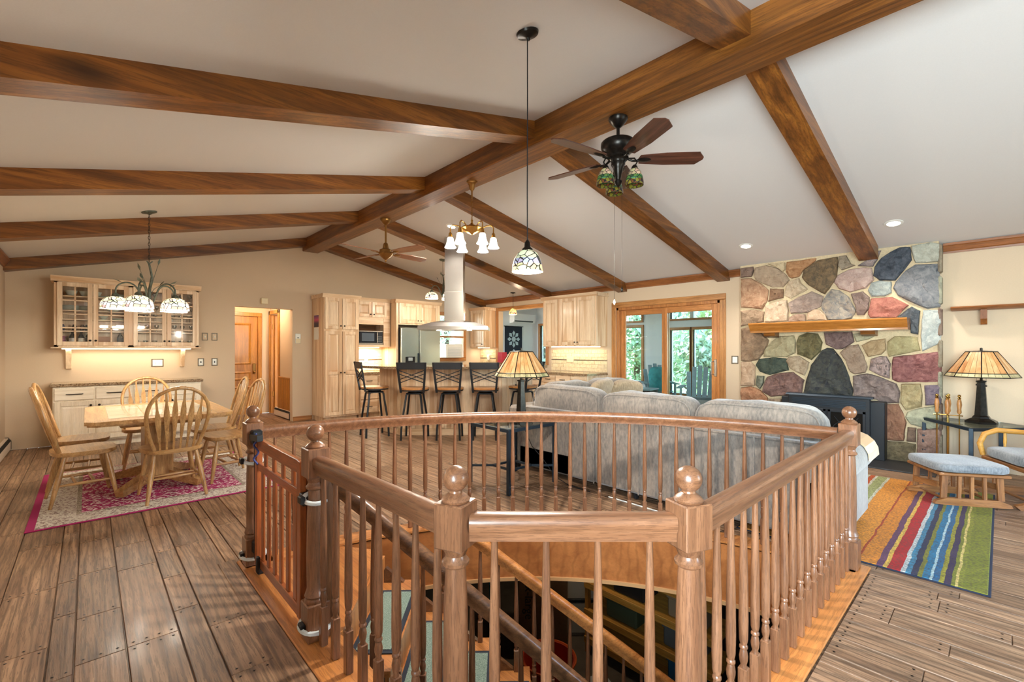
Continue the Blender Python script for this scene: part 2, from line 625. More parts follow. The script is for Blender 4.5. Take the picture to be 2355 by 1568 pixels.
struct('wall_left', wl, WALLP)
wb = MB()
BX0, BX1 = 3.0, 5.6
wb.box(XL - T, BX0, YB - T, YB, -.02, 3.5)
wb.box(BX1, XW + T, YB - T, YB, -.02, 3.5)
wb.box(BX0, BX1, YB - T, YB, -.02, .55)
wb.box(BX0, BX1, YB - T, YB, 2.35, 3.5)
struct('wall_back', wb, WALLP)
ce = MB()
ce.prism([(XL - T, ZL(XL - T)), (2.95, ZL(2.95)), (3.07, 3.46), (3.07, 3.62), (XL - T, ZL(XL - T) + .16)], YB - T, YW + T, 'y')
ce.prism([(3.07, 3.46), (3.19, ZR(3.19)), (XW + T, ZR(XW + T)), (XW + T, ZR(XW + T) + .16), (3.07, 3.62)], YB - T, YW + T, 'y')
struct('ceiling', ce, CEILP)

def window(name, axis, a0, a1, z0, z1, pos, mull=1, mat=None, w=.07, d=.10, horiz=0, label=None):
    """trimmed window; axis 'x' = runs along x at y=pos, 'y' = runs along y at x=pos"""
    e = bpy.data.objects.new(name, None)
    COL.objects.link(e)
    e['kind'] = 'structure'
    if label: e['label'] = label
    mat = mat or TRIM
    def bxx(mb, p0, p1, q0, q1, dd=d):
        if axis == 'x': mb.rbox(p0, p1, pos - dd / 2, pos + dd / 2, q0, q1, .006)
        else: mb.rbox(pos - dd / 2, pos + dd / 2, p0, p1, q0, q1, .006)
    m = MB()
    bxx(m, a0 - w, a1 + w, z1, z1 + w)
    bxx(m, a0 - w, a1 + w, z0 - w, z0)
    obj('window_frame', m, mat['x' if axis == 'x' else 'y'], e)
    m = MB()
    bxx(m, a0 - w, a0, z0, z1)
    bxx(m, a1, a1 + w, z0, z1)
    obj('window_jamb', m, mat['z'], e)
    for i in range(mull):
        c = a0 + (a1 - a0) * (i + 1) / (mull + 1)
        m = MB()
        bxx(m, c - .025, c + .025, z0, z1, .05)
        obj('mullion', m, mat['z'], e)
    for i in range(horiz):
        c = z0 + (z1 - z0) * (i + 1) / (horiz + 1)
        m = MB()
        bxx(m, a0, a1, c - .02, c + .02, .04)
        obj('meeting_rail', m, mat['x' if axis == 'x' else 'y'], e)
    m = MB()
    bxx(m, a0, a1, z0, z1, .006)
    obj('pane', m, GLASS, e, smooth=None)
    return e
window('window_1', 'x', WX0 + .05, WX1 - .05, WZ0 + .04, WZ1 - .05, YW + .03, 0, horiz=1, w=.08, d=.14, label='kitchen window behind the range hood')
window('window_2', 'x', BX0, BX1, .55, 2.35, YB - .05, 1)
window('window_3', 'y', LWY0, LWY1, .62, 2.28, XL - .05, 1)

# baseboards, crown mouldings
m = MB()
m.rbox(2.76, 3.10, YW - .016, YW, 0, .085, .004)
struct('baseboard_far', m, TRIM['x'])
prof = [(0, 0), (.018, 0), (.022, .02), (.03, .03), (.05, .075), (.062, .085), (.062, .11), (0, .11)]
m = MB()
m.prism([(XW - a, 2.425 + b) for a, b in prof], 2.66, YW, 'y')
struct('trim_1', m, CROWN['y'], label='brown crown moulding above the sliding door and kitchen cabinets')
m = MB()
m.prism([(XW - a, 2.425 + b) for a, b in prof], YB, .45, 'y')
struct('trim_2', m, CROWN['y'], label='brown crown moulding right of the stone chimney')
m = MB()
m.prism([(XL + a, ZL(XL) - .11 + b) for a, b in prof], YB, YW, 'y')
struct('trim_3', m, CROWN['y'])

# ---------------------------------------------------------------- beams
m = MB()
m.rbox(2.93, 3.215, YB, YW, 3.16, 3.52, .008)
tag(obj('ridge_beam', m, BEAM['y']), 'long brown timber ridge beam running to the far gable wall', 'beam')
RY = [(1.03, 1.22), (2.85, 3.04), (4.67, 4.86), (6.49, 6.68), (8.70, 8.895)]
lab_l = ['dark timber rafter at top right edge of the photo, left of ridge', 'thick dark rafter nearest the pendant, sloping left from ridge', 'second rafter left of ridge, above the dining chandelier',
         'third rafter left of ridge, crossing behind the chandelier chain', 'rafter flat against the gable wall above the china hutch']
lab_r = ['rafter sloping from ridge down onto the stone chimney', 'rafter behind the dark ceiling fan, ending beside the sliding door', 'rafter passing behind the tiffany pendant to the right kitchen cabinets',
         'rafter passing behind the range hood chimney', 'rafter on the gable wall above the fridge cabinets']
for (y0, y1), la, lb in zip(RY, lab_l, lab_r):
    m = MB()
    dp = .15
    m.prism([(XL, ZL(XL) - dp), (2.935, ZL(2.935) - dp), (2.935, ZL(2.935) + .02), (XL, ZL(XL) + .02)], y0, y1, 'y')
    tag(obj('rafter_beam', m, BEAM['x'], smooth=None), la, 'beam', 'rafters on the left slope')
    m = MB()
    x1 = 7.0 if y0 < 1.2 else XW
    m.prism([(3.21, ZR(3.21) - dp), (x1, ZR(x1) - dp), (x1, ZR(x1) + .02), (3.21, ZR(3.21) + .02)], y0 - .02, y1 - .02, 'y')
    tag(obj('rafter_beam', m, BEAM['x'], smooth=None), lb, 'beam', 'rafters on the right slope')

# ---------------------------------------------------------------- hall behind the opening
HB = 10.5
m = MB()
m.box(1.69, 1.83, YW + T, HB, 0, 2.5)
struct('wall_hall_left', m, WALLP)
m = MB()
m.box(1.69, 3.0, HB, HB + T, 0, 2.5)
struct('wall_hall_far', m, WALLP)
m = MB()
DY0, DY1 = 9.88, 10.42
m.box(2.80, 2.94, YW + T, DY0, 0, 2.5)
m.box(2.80, 2.94, DY1, HB, 0, 2.5)
m.box(2.80, 2.94, DY0, DY1, 2.05, 2.5)
m.box(2.96, 3.9, 9.6, 10.5, -.02, -.01)
struct('wall_hall_right', m, WALLP)
m = MB()
m.box(1.69, 3.0, YW + T, HB + T, 2.45, 2.55)
struct('ceiling_hall', m, CEILP)
m = MB()
m.box(3.75, 3.85, 9.5, 10.6, 0, 2.4)
struct('wall_closet', m, DARK)

def panel_door(root, w, h, panels, mat, th=.04, yoff=0):
    """door leaf in local x (0..w), z; front faces -y; panels = list of (x0,x1,z0,z1)"""
    m = MB()
    m.rbox(0, w, yoff, yoff + th, 0, h, .004)
    o = obj('door_leaf', m, mat['z'], root)
    for (a, b, c, d) in panels:
        m = MB()
        f = .022
        m.add([(a, yoff, c), (b, yoff, c), (b, yoff, d), (a, yoff, d), (a + f, yoff - .014, c + f), (b - f, yoff - .014, c + f), (b - f, yoff - .014, d - f), (a + f, yoff - .014, d - f),
               (a + 2 * f, yoff - .003, c + 2 * f), (b - 2 * f, yoff - .003, c + 2 * f), (b - 2 * f, yoff - .003, d - 2 * f), (a + 2 * f, yoff - .003, d - 2 * f)],
              [(0, 1, 5, 4), (1, 2, 6, 5), (2, 3, 7, 6), (3, 0, 4, 7), (4, 5, 9, 8), (5, 6, 10, 9), (6, 7, 11, 10), (7, 4, 8, 11), (8, 9, 10, 11)])
        obj('door_panel', m, mat['z'], o, smooth=None)
    return o
e = bpy.data.objects.new('door_1', None)
COL.objects.link(e)
e['kind'] = 'structure'
e['label'] = 'closed oak panel door at the end of the hall'
e.location = (1.90, HB - .035, 0)
leaf = panel_door(e, .66, 2.0, [(.12, .54, 1.02, 1.86), (.12, .54, .70, .88), (.12, .54, .12, .58)], DOORW)
m = MB()
m.rbox(-.07, 0, -.03, .03, 0, 2.0, .006)
m.rbox(.66, .735, -.03, .03, 0, 2.0, .006)
m.rbox(-.07, .735, -.03, .03, 2.0, 2.08, .006)
obj('door_casing', m, DOORW['z'], e)
m = MB()
m.rbox(.565, .625, -.02, 0, .82, 1.04, .01)
m.ball((.595, -.045, .86), .028)
obj('door_lock', m, ABRASS, e)
e = bpy.data.objects.new('door_2', None)
COL.objects.link(e)
e['kind'] = 'structure'
e['label'] = 'oak door frame in the right wall of the hall'
m = MB()
m.rbox(2.775, 2.80, DY0 - .085, DY0, 0, 2.13, .006)
m.rbox(2.775, 2.80, DY1, DY1 + .075, 0, 2.13, .006)
m.rbox(2.775, 2.80, DY0 - .085, DY1 + .075, 2.05, 2.13, .006)
obj('door_casing', m, DOORW['z'], e)
m = MB()
m.box(2.80, 2.94, DY1 - .02, DY1, 0, 2.05)
m.box(2.80, 2.94, DY0, DY0 + .02, 0, 2.05)
m.rbox(2.86, 3.36, DY1 - .06, DY1 - .02, 0.01, 2.03, .004)
obj('door_leaf', m, DOORW['z'], e)
m = MB()
for z in (.35, 1.75):
    m.rbox(2.82, 2.855, DY1 - .03, DY1 - .018, z, z + .10, .003)
obj('hinge', m, ABRASS, e)
m = MB()
m.box(2.785, 2.80, YW + T + .02, DY0 - .09, .09, .76)
o = struct('trim_4', m, DOORW['z'], label='beadboard wainscot low on the hall wall')
for i in range(9):
    m = MB()
    y0 = YW + T + .02 + i * .083
    m.rbox(2.776, 2.787, y0 + .003, y0 + .080, .09, .76, .004)
    obj('wainscot_board', m, DOORW['z'], o)
m = MB()
m.rbox(2.765, 2.80, YW + T, DY0 - .09, .76, .79, .006)
obj('wainscot_cap', m, DOORW['y'], o)
def heater(loc, rz, ln, label):
    h = thing('baseboard_heater', label, 'heater', loc, rz, 'baseboard heaters')
    m = MB()
    m.prism([(0, .02), (.055, .02), (.055, .12), (.03, .165), (0, .165)], 0, ln, 'x')
    obj('housing', m, HEAT, h)
    m = MB()
    m.prism([(.05, .125), (.057, .125), (.036, .158), (.03, .158)], .02, ln - .02, 'x')
    obj('grille_slot', m, DARK, h)
    m = MB()
    m.prism([(0, .015), (.06, .015), (.06, .125), (.032, .172), (0, .172)], -.02, 0, 'x')
    obj('end_cap', m, pbr('heater_cap' + label[:4], S(70, 62, 56), .5), h)
heater((2.80, YW + T + .02, 0), R_(90), .95, 'cream baseboard heater on the hall floor beside the doorway')
heater((XL, 8.86, 0), R_(-90), 2.0, 'cream baseboard heater with black end cap at left photo edge')

# ---------------------------------------------------------------- sliding patio door
e = bpy.data.objects.new('door_3', None)
COL.objects.link(e)
e['kind'] = 'structure'
e['label'] = 'oak sliding glass patio door behind the sofa'
m = MB()
c = .095
m.rbox(XW - .022, XW + .0, SY0 - c, SY0, 0, SZ, .006)
m.rbox(XW - .022, XW + .0, SY1, SY1 + c, 0, SZ, .006)
obj('door_casing', m, TRIM['z'], e)
m = MB()
m.rbox(XW - .022, XW + .0, SY0 - c, SY1 + c, SZ, SZ + c, .006)
obj('head_casing', m, TRIM['y'], e)
m = MB()
m.rbox(XW, XW + T, SY0, SY0 + .045, 0, SZ, .004)
m.rbox(XW, XW + T, SY1 - .045, SY1, 0, SZ, .004)
m.rbox(XW, XW + T, SY0, SY1, SZ - .05, SZ, .004)
m.rbox(XW, XW + T, SY0, SY1, -.02, .03, .004)
obj('door_jamb', m, OAKO['z'], e)
mid = (SY0 + SY1) / 2
for (a, b, xx) in ((SY0 + .045, mid + .05, XW + .03), (mid - .05, SY1 - .045, XW + .08)):
    p = MB()
    p.rbox(xx, xx + .04, a, a + .10, .03, SZ - .05, .005)
    p.rbox(xx, xx + .04, b - .10, b, .03, SZ - .05, .005)
    po = obj('sliding_panel', p, OAKO['z'], e)
    p = MB()
    p.rbox(xx, xx + .04, a + .10, b - .10, .03, .17, .005)
    p.rbox(xx, xx + .04, a + .10, b - .10, SZ - .15, SZ - .05, .005)
    obj('panel_rail', p, OAKO['y'], po)
    p = MB()
    p.box(xx + .017, xx + .023, a + .10, b - .10, .17, SZ - .15)
    obj('pane', p, GLASS, po, smooth=None)
m = MB()
m.tube([(XW + .03, SY0 + .10, .93), (XW - .03, SY0 + .12, .94), (XW - .03, SY0 + .12, 1.13), (XW + .03, SY0 + .10, 1.14)], .011)
m.rbox(XW + .02, XW + .032, SY0 + .06, SY0 + .10, .90, 1.17, .004)
obj('door_handle_or_gap', m, STEEL, e)

# pass-through window over the sink
e = bpy.data.objects.new('window_4', None)
COL.objects.link(e)
e['kind'] = 'structure'
e['label'] = 'oak trimmed pass-through opening above the kitchen sink'
m = MB()
m.rbox(XW - .02, XW, PY1, PY1 + .08, PZ0 - .03, PZ1 + .085, .005)
m.rbox(XW - .02, XW, PY0 - .08, PY0, PZ0 - .03, PZ1 + .085, .005)
obj('window_jamb', m, TRIM['z'], e)
m = MB()
m.rbox(XW - .02, XW, PY0, PY1, PZ1, PZ1 + .085, .005)
obj('head_casing', m, TRIM['y'], e)
m = MB()
m.rbox(XW - .06, XW + T + .02, PY0 - .05, PY1 + .05, PZ0 - .03, PZ0, .005)
obj('window_sill', m, TRIM['y'], e)

# ---------------------------------------------------------------- sunroom beyond the right wall
SX1 = 10.6
GREYW = pbr('sunroom_wall', S(222, 226, 222), 0.85)
m = MB()
m.box(XW + T, SX1 + .15, 1.2, 10.4, -.12, -.02)
struct('floor_sunroom', m, pbr('sunroom_floor', S(150, 150, 148), .6, noise=.15, nscale=6))
m = MB()
m.box(XW + T, SX1 + .15, 1.2, 10.4, 2.72, 2.82)
struct('ceiling_sunroom', m, pbr('sunroom_ceiling', S(214, 214, 206), .9))
m = MB()
m.box(XW + T, SX1 + .15, 10.2, 10.34, -.02, 2.75)
struct('wall_sunroom_end', m, GREYW)
m = MB()
m.box(XW + T, SX1 + .15, 1.2, 1.34, -.02, 2.75)
struct('wall_sunroom_near', m, GREYW)
SWINS = [(1.5, 2.75, .25, 1.80), (2.95, 4.35, .25, 1.80), (4.50, 5.02, .25, 1.80), (5.10, 5.60, .25, 1.80), (6.40, 6.95, .5, 1.90), (7.9, 9.1, .7, 2.02), (9.25, 10.05, .7, 2.08)]
STOPS = [(1.5, 4.35), (4.50, 5.60), (6.40, 6.95)]
m = MB()
m.box(SX1, SX1 + .14, 1.2, 10.4, -.02, .25)
ys = 1.2
for (a, b, z0, z1) in SWINS:
    m.box(SX1, SX1 + .14, ys, a, .25, 2.75)
    if z0 > .25: m.box(SX1, SX1 + .14, a, b, .25, z0)
    top = any(s0 - .01 <= a and b <= s1 + .01 for s0, s1 in STOPS)
    m.box(SX1, SX1 + .14, a, b, z1, 2.08 if top else 2.75)
    if top: m.box(SX1, SX1 + .14, a, b, 2.42, 2.75)
    ys = b
m.box(SX1, SX1 + .14, ys, 10.4, .25, 2.75)
struct('wall_sunroom_outer', m, GREYW)
for i, (a, b, z0, z1) in enumerate(SWINS):
    window('window_%d' % (i + 5), 'y', a, b, z0, z1, SX1 + .02, 0, w=.065, d=.12)
for i, (a, b) in enumerate(STOPS):
    window('window_%d' % (i + 12), 'y', a, b, 2.08, 2.42, SX1 + .02, 0, w=.05, d=.12)
# ---------------------------------------------------------------- stone chimney
def stone_mat(c1, c2, sc=14):
    k = 'stone_%d_%d_%d' % tuple(c1)
    if k in MATS: return MATS[k]
    t = NT(k)
    v = t.coords()
    a = t.noise(v, sc, 6, .65, .6)
    b = t.noise(v, 90, 3, .6)
    col = t.ramp(a, [(.32, S(*c1)), (.66, S(*c2))])
    col = t.mix(t.math('MULTIPLY', b, .35), col, S(*[int(x * .55) for x in c1]))
    t.l(col, t.b.inputs['Base Color'])
    t.set(Roughness=.8)
    t.bump(t.math('ADD', a, t.math('MULTIPLY', b, .4)), .8, .02)
    return t.m
def wy(cx_, cy_, X=7.04):                   # outline traced on the chimney face, in metres on that face
    px, py = 1680 + .35714 * cx_, 540 + .35714 * cy_
    u, v = (px - 1177.5) / 1046.667, (803 - py) / 1046.667
    t_ = X / (SN + u * CS)
    return ((CS - u * SN) * t_, 1.33 + v * t_)
ch = MB()
ch.prism([(7.06, 0), (XW - .002, 0), (XW - .002, ZR(XW) - .002), (7.06, ZR(7.06) - .002)], .48, 2.625, 'y')
CHIM = thing('stone_chimney', 'fieldstone chimney breast with pale mortar joints', 'chimney', (0, 0, 0))
MORT = pbr('mortar', S(200, 180, 146), .95, noise=.12, nscale=60, bump=.3)
obj('mortar_core', ch, MORT, CHIM, smooth=None)
TAN, TAN2 = (150, 122, 96), (192, 166, 136)
ST = [
 ([(68,215),(145,205),(150,225),(135,268),(68,275)], (112,88,76), (150,124,108)),
 ([(158,212),(230,196),(300,215),(355,255),(376,290),(335,335),(270,335),(215,315),(165,290),(150,262)], (150,128,106), (186,162,136)),
 ([(240,188),(348,176),(350,225),(335,237),(300,210)], (186,164,128), (214,194,160)),
 ([(362,176),(548,150),(545,168),(465,230),(440,268),(395,280),(375,268),(357,235)], (146,96,58), (190,146,104)),
 ([(470,228),(560,165),(685,142),(692,190),(680,280),(605,380),(560,355),(500,320),(460,275)], (70,62,48), (138,112,80)),
 ([(697,138),(742,132),(775,185),(802,196),(715,228),(696,200)], (124,110,92), (168,152,130)),
 ([(885,112),(970,100),(945,160),(915,203),(820,200),(850,180),(880,170)], (104,96,98), (168,150,144)),
 ([(690,260),(760,225),(850,210),(905,212),(920,290),(870,340),(770,368),(700,345),(668,305)], (168,136,126), (204,180,168)),
 ([(1030,110),(1090,80),(1155,80),(1165,160),(1130,210),(1060,290),(960,290),(922,260),(930,205),(970,150)], (32,42,54), (88,94,104)),
 ([(1165,70),(1290,48),(1345,58),(1362,110),(1335,172),(1190,180),(1170,120)], (160,160,146), (200,200,184)),
 ([(1190,192),(1335,188),(1352,300),(1347,460),(1265,472),(1180,440),(1080,390),(1050,340),(1065,300),(1130,230)], (92,96,104), (146,146,146)),
 ([(905,310),(960,295),(1035,300),(1035,370),(990,395),(905,395),(885,355)], (126,136,136), (176,182,176)),
 ([(775,380),(850,365),(895,400),(885,480),(860,515),(815,515),(800,450)], (112,92,86), (150,128,116)),
 ([(905,410),(1035,400),(1145,452),(1065,530),(900,532),(885,510)], (146,82,70), (184,122,104)),
 ([(1075,528),(1165,462),(1220,490),(1205,640),(1160,632),(1155,540)], (52,58,66), (98,102,106)),
 ([(1240,487),(1347,482),(1357,560),(1352,690),(1237,748),(1226,650),(1231,560)], (156,162,160), (202,204,196)),
 ([(68,285),(130,280),(190,310),(242,355),(235,420),(200,478),(140,470),(68,465)], (148,104,76), (190,154,122)),
 ([(255,345),(338,348),(338,405),(245,428)], (104,74,54), (150,118,90)),
 ([(375,300),(440,280),(455,310),(495,348),(470,365),(385,408),(345,385),(355,340)], (170,148,120), (212,192,164)),
 ([(385,430),(440,400),(520,365),(595,395),(580,460),(500,500),(390,505),(372,440)], (124,106,98), (176,154,140)),
 ([(225,460),(290,430),(360,418),(372,490),(365,555),(222,562)], (176,148,120), (216,194,168)),
 ([(68,490),(140,480),(215,495),(210,560),(150,568),(68,588)], (128,100,76), (178,150,122)),
 ([(378,530),(430,508),(480,510),(482,556),(372,560)], (156,126,106), (192,164,142)),
 ([(490,548),(495,500),(530,478),(575,480),(610,515),(622,550)], (192,160,128), (220,194,166)),
 ([(605,405),(650,350),(700,360),(760,400),(805,490),(780,535),(720,548),(630,548),(585,470),(590,440)], (108,112,118), (184,168,148)),
 ([(68,608),(140,588),(200,636),(243,680),(225,740),(180,800),(120,815),(68,808)], (108,82,62), (158,128,100)),
 ([(260,690),(310,655),(405,648),(418,680),(415,760),(360,785),(215,785),(215,750)], (146,132,100), (186,170,134)),
 ([(440,650),(490,632),(560,638),(590,690),(575,750),(520,805),(465,780),(432,770),(425,690)], (72,66,40), (126,112,74)),
 ([(600,628),(780,624),(795,690),(720,735),(680,735),(615,705)], (90,68,66), (138,112,106)),
 ([(787,636),(920,622),(926,650),(890,672),(810,690)], (140,134,108), (180,170,140)),
 ([(185,800),(265,790),(355,795),(372,870),(250,900),(190,880),(162,840)], (36,48,44), (84,90,72)),
 ([(375,785),(440,780),(505,820),(495,860),(475,905),(420,880),(385,860),(357,810)], (148,124,98), (190,166,138)),
 ([(68,818),(130,817),(158,850),(155,970),(68,972)], (160,126,98), (202,170,140)),
 ([(170,905),(215,910),(213,950),(190,990),(162,965)], (84,86,72), (136,132,112)),
 ([(235,915),(300,893),(400,885),(470,935),(455,1015),(260,1042),(205,1010),(215,960)], (84,56,52), (142,106,94)),
 ([(68,985),(130,975),(190,1000),(235,1050),(235,1120),(68,1120)], (140,88,58), (184,134,98)),
 ([(585,750),(620,732),(660,735),(710,800),(745,870),(785,1000),(780,1040),(600,1036),(470,1030),(490,930),(520,840)], (28,30,38), (74,72,62)),
 ([(705,760),(760,712),(820,708),(850,760),(880,850),(865,885),(800,898),(770,880),(740,810)], (128,104,86), (168,142,120)),
 ([(845,710),(900,680),(995,668),(1000,740),(970,770),(885,785),(860,740)], (146,118,82), (188,160,122)),
 ([(1010,690),(1060,652),(1165,656),(1200,662),(1220,745),(1160,755),(1020,785),(1010,740)], (152,138,96), (188,174,130)),
 ([(905,800),(960,780),(1005,785),(1028,830),(1020,925),(960,905),(895,870)], (70,62,62), (196,166,156)),
 ([(1050,785),(1200,770),(1347,755),(1357,860),(1347,945),(1080,948),(1045,930),(1040,830)], (110,58,58), (170,116,110)),
 ([(790,910),(880,893),(960,915),(1065,960),(1088,1010),(1080,1080),(985,1085),(940,1060),(870,1050),(795,1040)], (96,80,76), (150,130,122)),
 ([(1100,960),(1225,960),(1235,1030),(1230,1105),(1130,1128),(1095,1080)], (150,130,90), (186,168,126)),
 ([(1250,970),(1357,968),(1357,1090),(1255,1098)], (92,80,96), (138,122,130)),
 ([(1140,1140),(1250,1110),(1357,1105),(1357,1240),(1280,1252),(1160,1220),(1125,1170)], (146,146,124), (184,182,154)),
 ([(985,1095),(1080,1092),(1110,1150),(1130,1210),(1115,1325),(985,1320)], (124,80,60), (164,120,92)),
 ([(1140,1240),(1195,1245),(1190,1335),(1135,1330)], (96,74,60), (132,108,90)),
 ([(1205,1252),(1357,1250),(1357,1400),(1345,1495),(1200,1480)], (126,94,82), (170,138,122)),
 ([(985,1330),(1110,1335),(1190,1350),(1182,1475),(985,1445)], (92,80,58), (140,124,92)),
 ([(68,1135),(235,1130),(300,1180),(290,1300),(68,1290)], (130,100,74), (176,146,116)),
 ([(68,1305),(285,1315),(290,1360),(68,1350)], (110,90,76), (160,140,118)),
 ([(246,1056),(330,1056),(330,1180),(250,1120)], (120,100,84), (166,146,120)),
]
rs = random.Random(5)
for poly, c1, c2 in ST:
    P = [wy(*p) for p in poly]
    Q = []
    for i in range(len(P)):
        a, b = P[i], P[(i + 1) % len(P)]
        L = math.dist(a, b)
        k = max(1, int(L / .04))
        for j in range(k):
            f = j / k
            Q.append((a[0] + (b[0] - a[0]) * f + rs.uniform(-.003, .003), a[1] + (b[1] - a[1]) * f + rs.uniform(-.003, .003)))
    for _ in range(0):
        Q = [((Q[i - 1][0] + 2 * Q[i][0] + Q[(i + 1) % len(Q)][0]) / 4, (Q[i - 1][1] + 2 * Q[i][1] + Q[(i + 1) % len(Q)][1]) / 4) for i in range(len(Q))]
    n = len(Q)
    gy, gz = sum(p[0] for p in Q) / n, sum(p[1] for p in Q) / n
    V = []
    sd = rs.uniform(0, 50)
    tl = (rs.uniform(-.06, .06), rs.uniform(-.06, .06))
    rings = [(1.03, 0.0), (1.015, .020), (.96, .036), (.85, .042), (.70, .044), (.52, .045), (.34, .046), (.16, .046)]
    for sc_, dp in rings:
        for (y, z) in Q:
            yy, zz = gy + (y - gy) * sc_, gz + (z - gz) * sc_
            nz = mnoise.noise(Vector((yy * 9 + sd, zz * 9, sd))) * .028 + mnoise.noise(Vector((yy * 24 + sd, zz * 24, sd))) * .015
            d = dp + (nz + tl[0] * (yy - gy) + tl[1] * (zz - gz) if dp > .03 else 0)
            V.append((7.062 - max(d, 0) - 0.0, yy - gy, zz - gz))
    V.append((7.062 - .045, 0, 0))
    F = []
    for r in range(len(rings) - 1):
        for i in range(n):
            F.append((r * n + i, r * n + (i + 1) % n, (r + 1) * n + (i + 1) % n, (r + 1) * n + i))
    for i in range(n):
        F.append(((len(rings) - 1) * n + i, (len(rings) - 1) * n + (i + 1) % n, len(V) - 1))
    mb = MB().add(V, F)
    o = obj('stone', mb, stone_mat(c1, c2), CHIM, smooth=14)
    o.location = (0, gy, gz)
# rough side stones on the right return
for i in range(7):
    z0 = .02 + i * .36
    mb = MB()
    mb.rbox(7.02, 7.19, .452, .485, z0 + .02, z0 + .34, .02)
    o = obj('stone', mb, stone_mat(*[((130,118,100),(176,164,140)),((112,90,80),(160,136,118)),((140,140,124),(186,184,160))][i % 3]), CHIM, smooth=30)

# mantel
MAN = thing('mantel_shelf', 'honey oak mantel shelf with moulded front on the stone chimney', 'mantel', (0, 0, 0))
m = MB()
pr = [(7.02, 1.69), (6.74, 1.69), (6.735, 1.675), (6.75, 1.65), (6.775, 1.625), (6.79, 1.60), (6.795, 1.585), (6.81, 1.58), (6.81, 1.557), (7.02, 1.557)]
m.prism(pr, .72, 2.40, 'y')
obj('shelf_board', m, MANT, MAN, smooth=40)
for y in (1.02, 2.10):
    m = MB()
    m.prism([(7.03, 1.56), (6.84, 1.56), (6.86, 1.51), (7.03, 1.49)], y, y + .14, 'y')
    obj('bracket', m, BEAM['y'], MAN, smooth=None)
# insert
INS = thing('fireplace_insert', 'black steel fireplace insert with arched door grille', 'fireplace', (0, 0, 0))
m = MB()
m.rbox(6.86, 7.05, .93, 2.02, .012, .70, .006)
obj('surround', m, BLACK, INS)
m = MB()
m.rbox(6.80, 6.87, 1.06, 1.92, .02, .735, .006)
obj('face_frame', m, BLACK, INS)
m = MB()
m.prism([(6.78, .735), (6.87, .735), (6.87, .76), (6.80, .755)], 1.03, 1.95, 'y')
obj('top_ledge', m, TEALBLK, INS)
for (a, b) in ((1.10, 1.48), (1.50, 1.88)):
    m = MB()
    for (p, q, r, s_) in ((a, a + .03, .08, .58), (b - .03, b, .08, .58), (a, b, .08, .11), (a, b, .55, .58)):
        m.rbox(6.785, 6.802, p, q, r, s_, .003)
    d_ = obj('door', m, BLACK, INS)
    m = MB()
    m.box(6.792, 6.797, a + .03, b - .03, .11, .55)
    obj('door_glass', m, pbr('smoked_glass%d' % int(a * 10), S(24, 22, 20), .12), d_)
    m = MB()
    cc = (a + b) / 2
    m.tube([(6.782, cc + .15 * math.cos(R_(k * 12)), .30 + .15 * math.sin(R_(k * 12))) for k in range(0, 16)], .005, 6)
    m.tube([(6.782, cc - .15, .11), (6.782, cc + .12, .50)], .004, 6)
    m.tube([(6.782, cc + .15, .11), (6.782, cc - .12, .50)], .004, 6)
    obj('grille', m, BLACK, d_)
m = MB()
for k in range(5):
    m.box(6.79, 6.80, 1.10, 1.88, .61 + k * .02, .62 + k * .02)
obj('louvre', m, TEALBLK, INS)
m = MB()
m.rbox(6.42, 7.03, .46, 2.62, .001, .014, .003)
tag(obj('hearth_slab', m, pbr('black_slate', S(44, 44, 46), .45, noise=.2, nscale=8)), 'flat black slate hearth slab in front of the stone chimney', 'hearth')
# wall shelf
WS = thing('wall_shelf', 'narrow brown oak wall shelf above the table lamp', 'shelf', (0, 0, 0))
m = MB()
m.prism([(XW, 1.80), (7.0, 1.80), (6.985, 1.785), (7.01, 1.765), (XW, 1.76)], -1.3, .38, 'y')
obj('shelf_board', m, CROWN['y'], WS, smooth=40)
for y in (.10, -.75):
    m = MB()
    m.prism([(XW, 1.76), (7.04, 1.76), (7.06, 1.66), (7.10, 1.60), (XW, 1.60)], y, y + .05, 'y')
    obj('bracket', m, CROWN['z'], WS, smooth=None)

# ---------------------------------------------------------------- switch plates and small wall fixtures
PLFR = pbr('pewter_plate', S(120, 108, 94), .45, .6, noise=.3, nscale=80)
def plate(kind, axis, p, z, w=.085, h=.125, label='', toggles=1, dark=False):
    t_ = thing('switch_plate', label, 'switch plate', (0, 0, 0), 0, 'ornate wall plates')
    def b(mb, a0, a1, z0, z1, d0, d1):
        if axis == 'far': mb.rbox(p + a0, p + a1, YW - d1, YW - d0, z + z0, z + z1, .003)
        else: mb.rbox(XW - d1, XW - d0, p + a0, p + a1, z + z0, z + z1, .003)
    m_ = MB()
    f = .014
    b(m_, -w / 2, w / 2, h / 2 - f, h / 2, 0, .009)
    b(m_, -w / 2, w / 2, -h / 2, -h / 2 + f, 0, .009)
    b(m_, -w / 2, -w / 2 + f, -h / 2, h / 2, 0, .009)
    b(m_, w / 2 - f, w / 2, -h / 2, h / 2, 0, .009)
    obj('plate_frame', m_, PLFR, t_)
    m_ = MB()
    b(m_, -w / 2 + f, w / 2 - f, -h / 2 + f, h / 2 - f, 0, .005)
    obj('plate_face', m_, WALLP if dark else WHITE, t_)
    for k in range(toggles):
        m_ = MB()
        c = (k - (toggles - 1) / 2) * .045
        b(m_, c - .007, c + .007, -.016, .016, .004, .014)
        obj('toggle', m_, BLACK if kind == 'outlet' else WHITE, t_)
plate('blank', 'far', 1.40, 1.537, label='upper left of two tan plates right of the hutch cabinet', dark=True)
plate('blank', 'far', 1.535, 1.537, label='upper right of two tan plates right of the hutch cabinet', dark=True)
plate('switch', 'far', .785, 1.12, .15, .12, 'wide double switch plate between the hutch and its counter', 2)
plate('outlet', 'far', 1.345, 1.12, label='lower left white outlet plate right of the hutch')
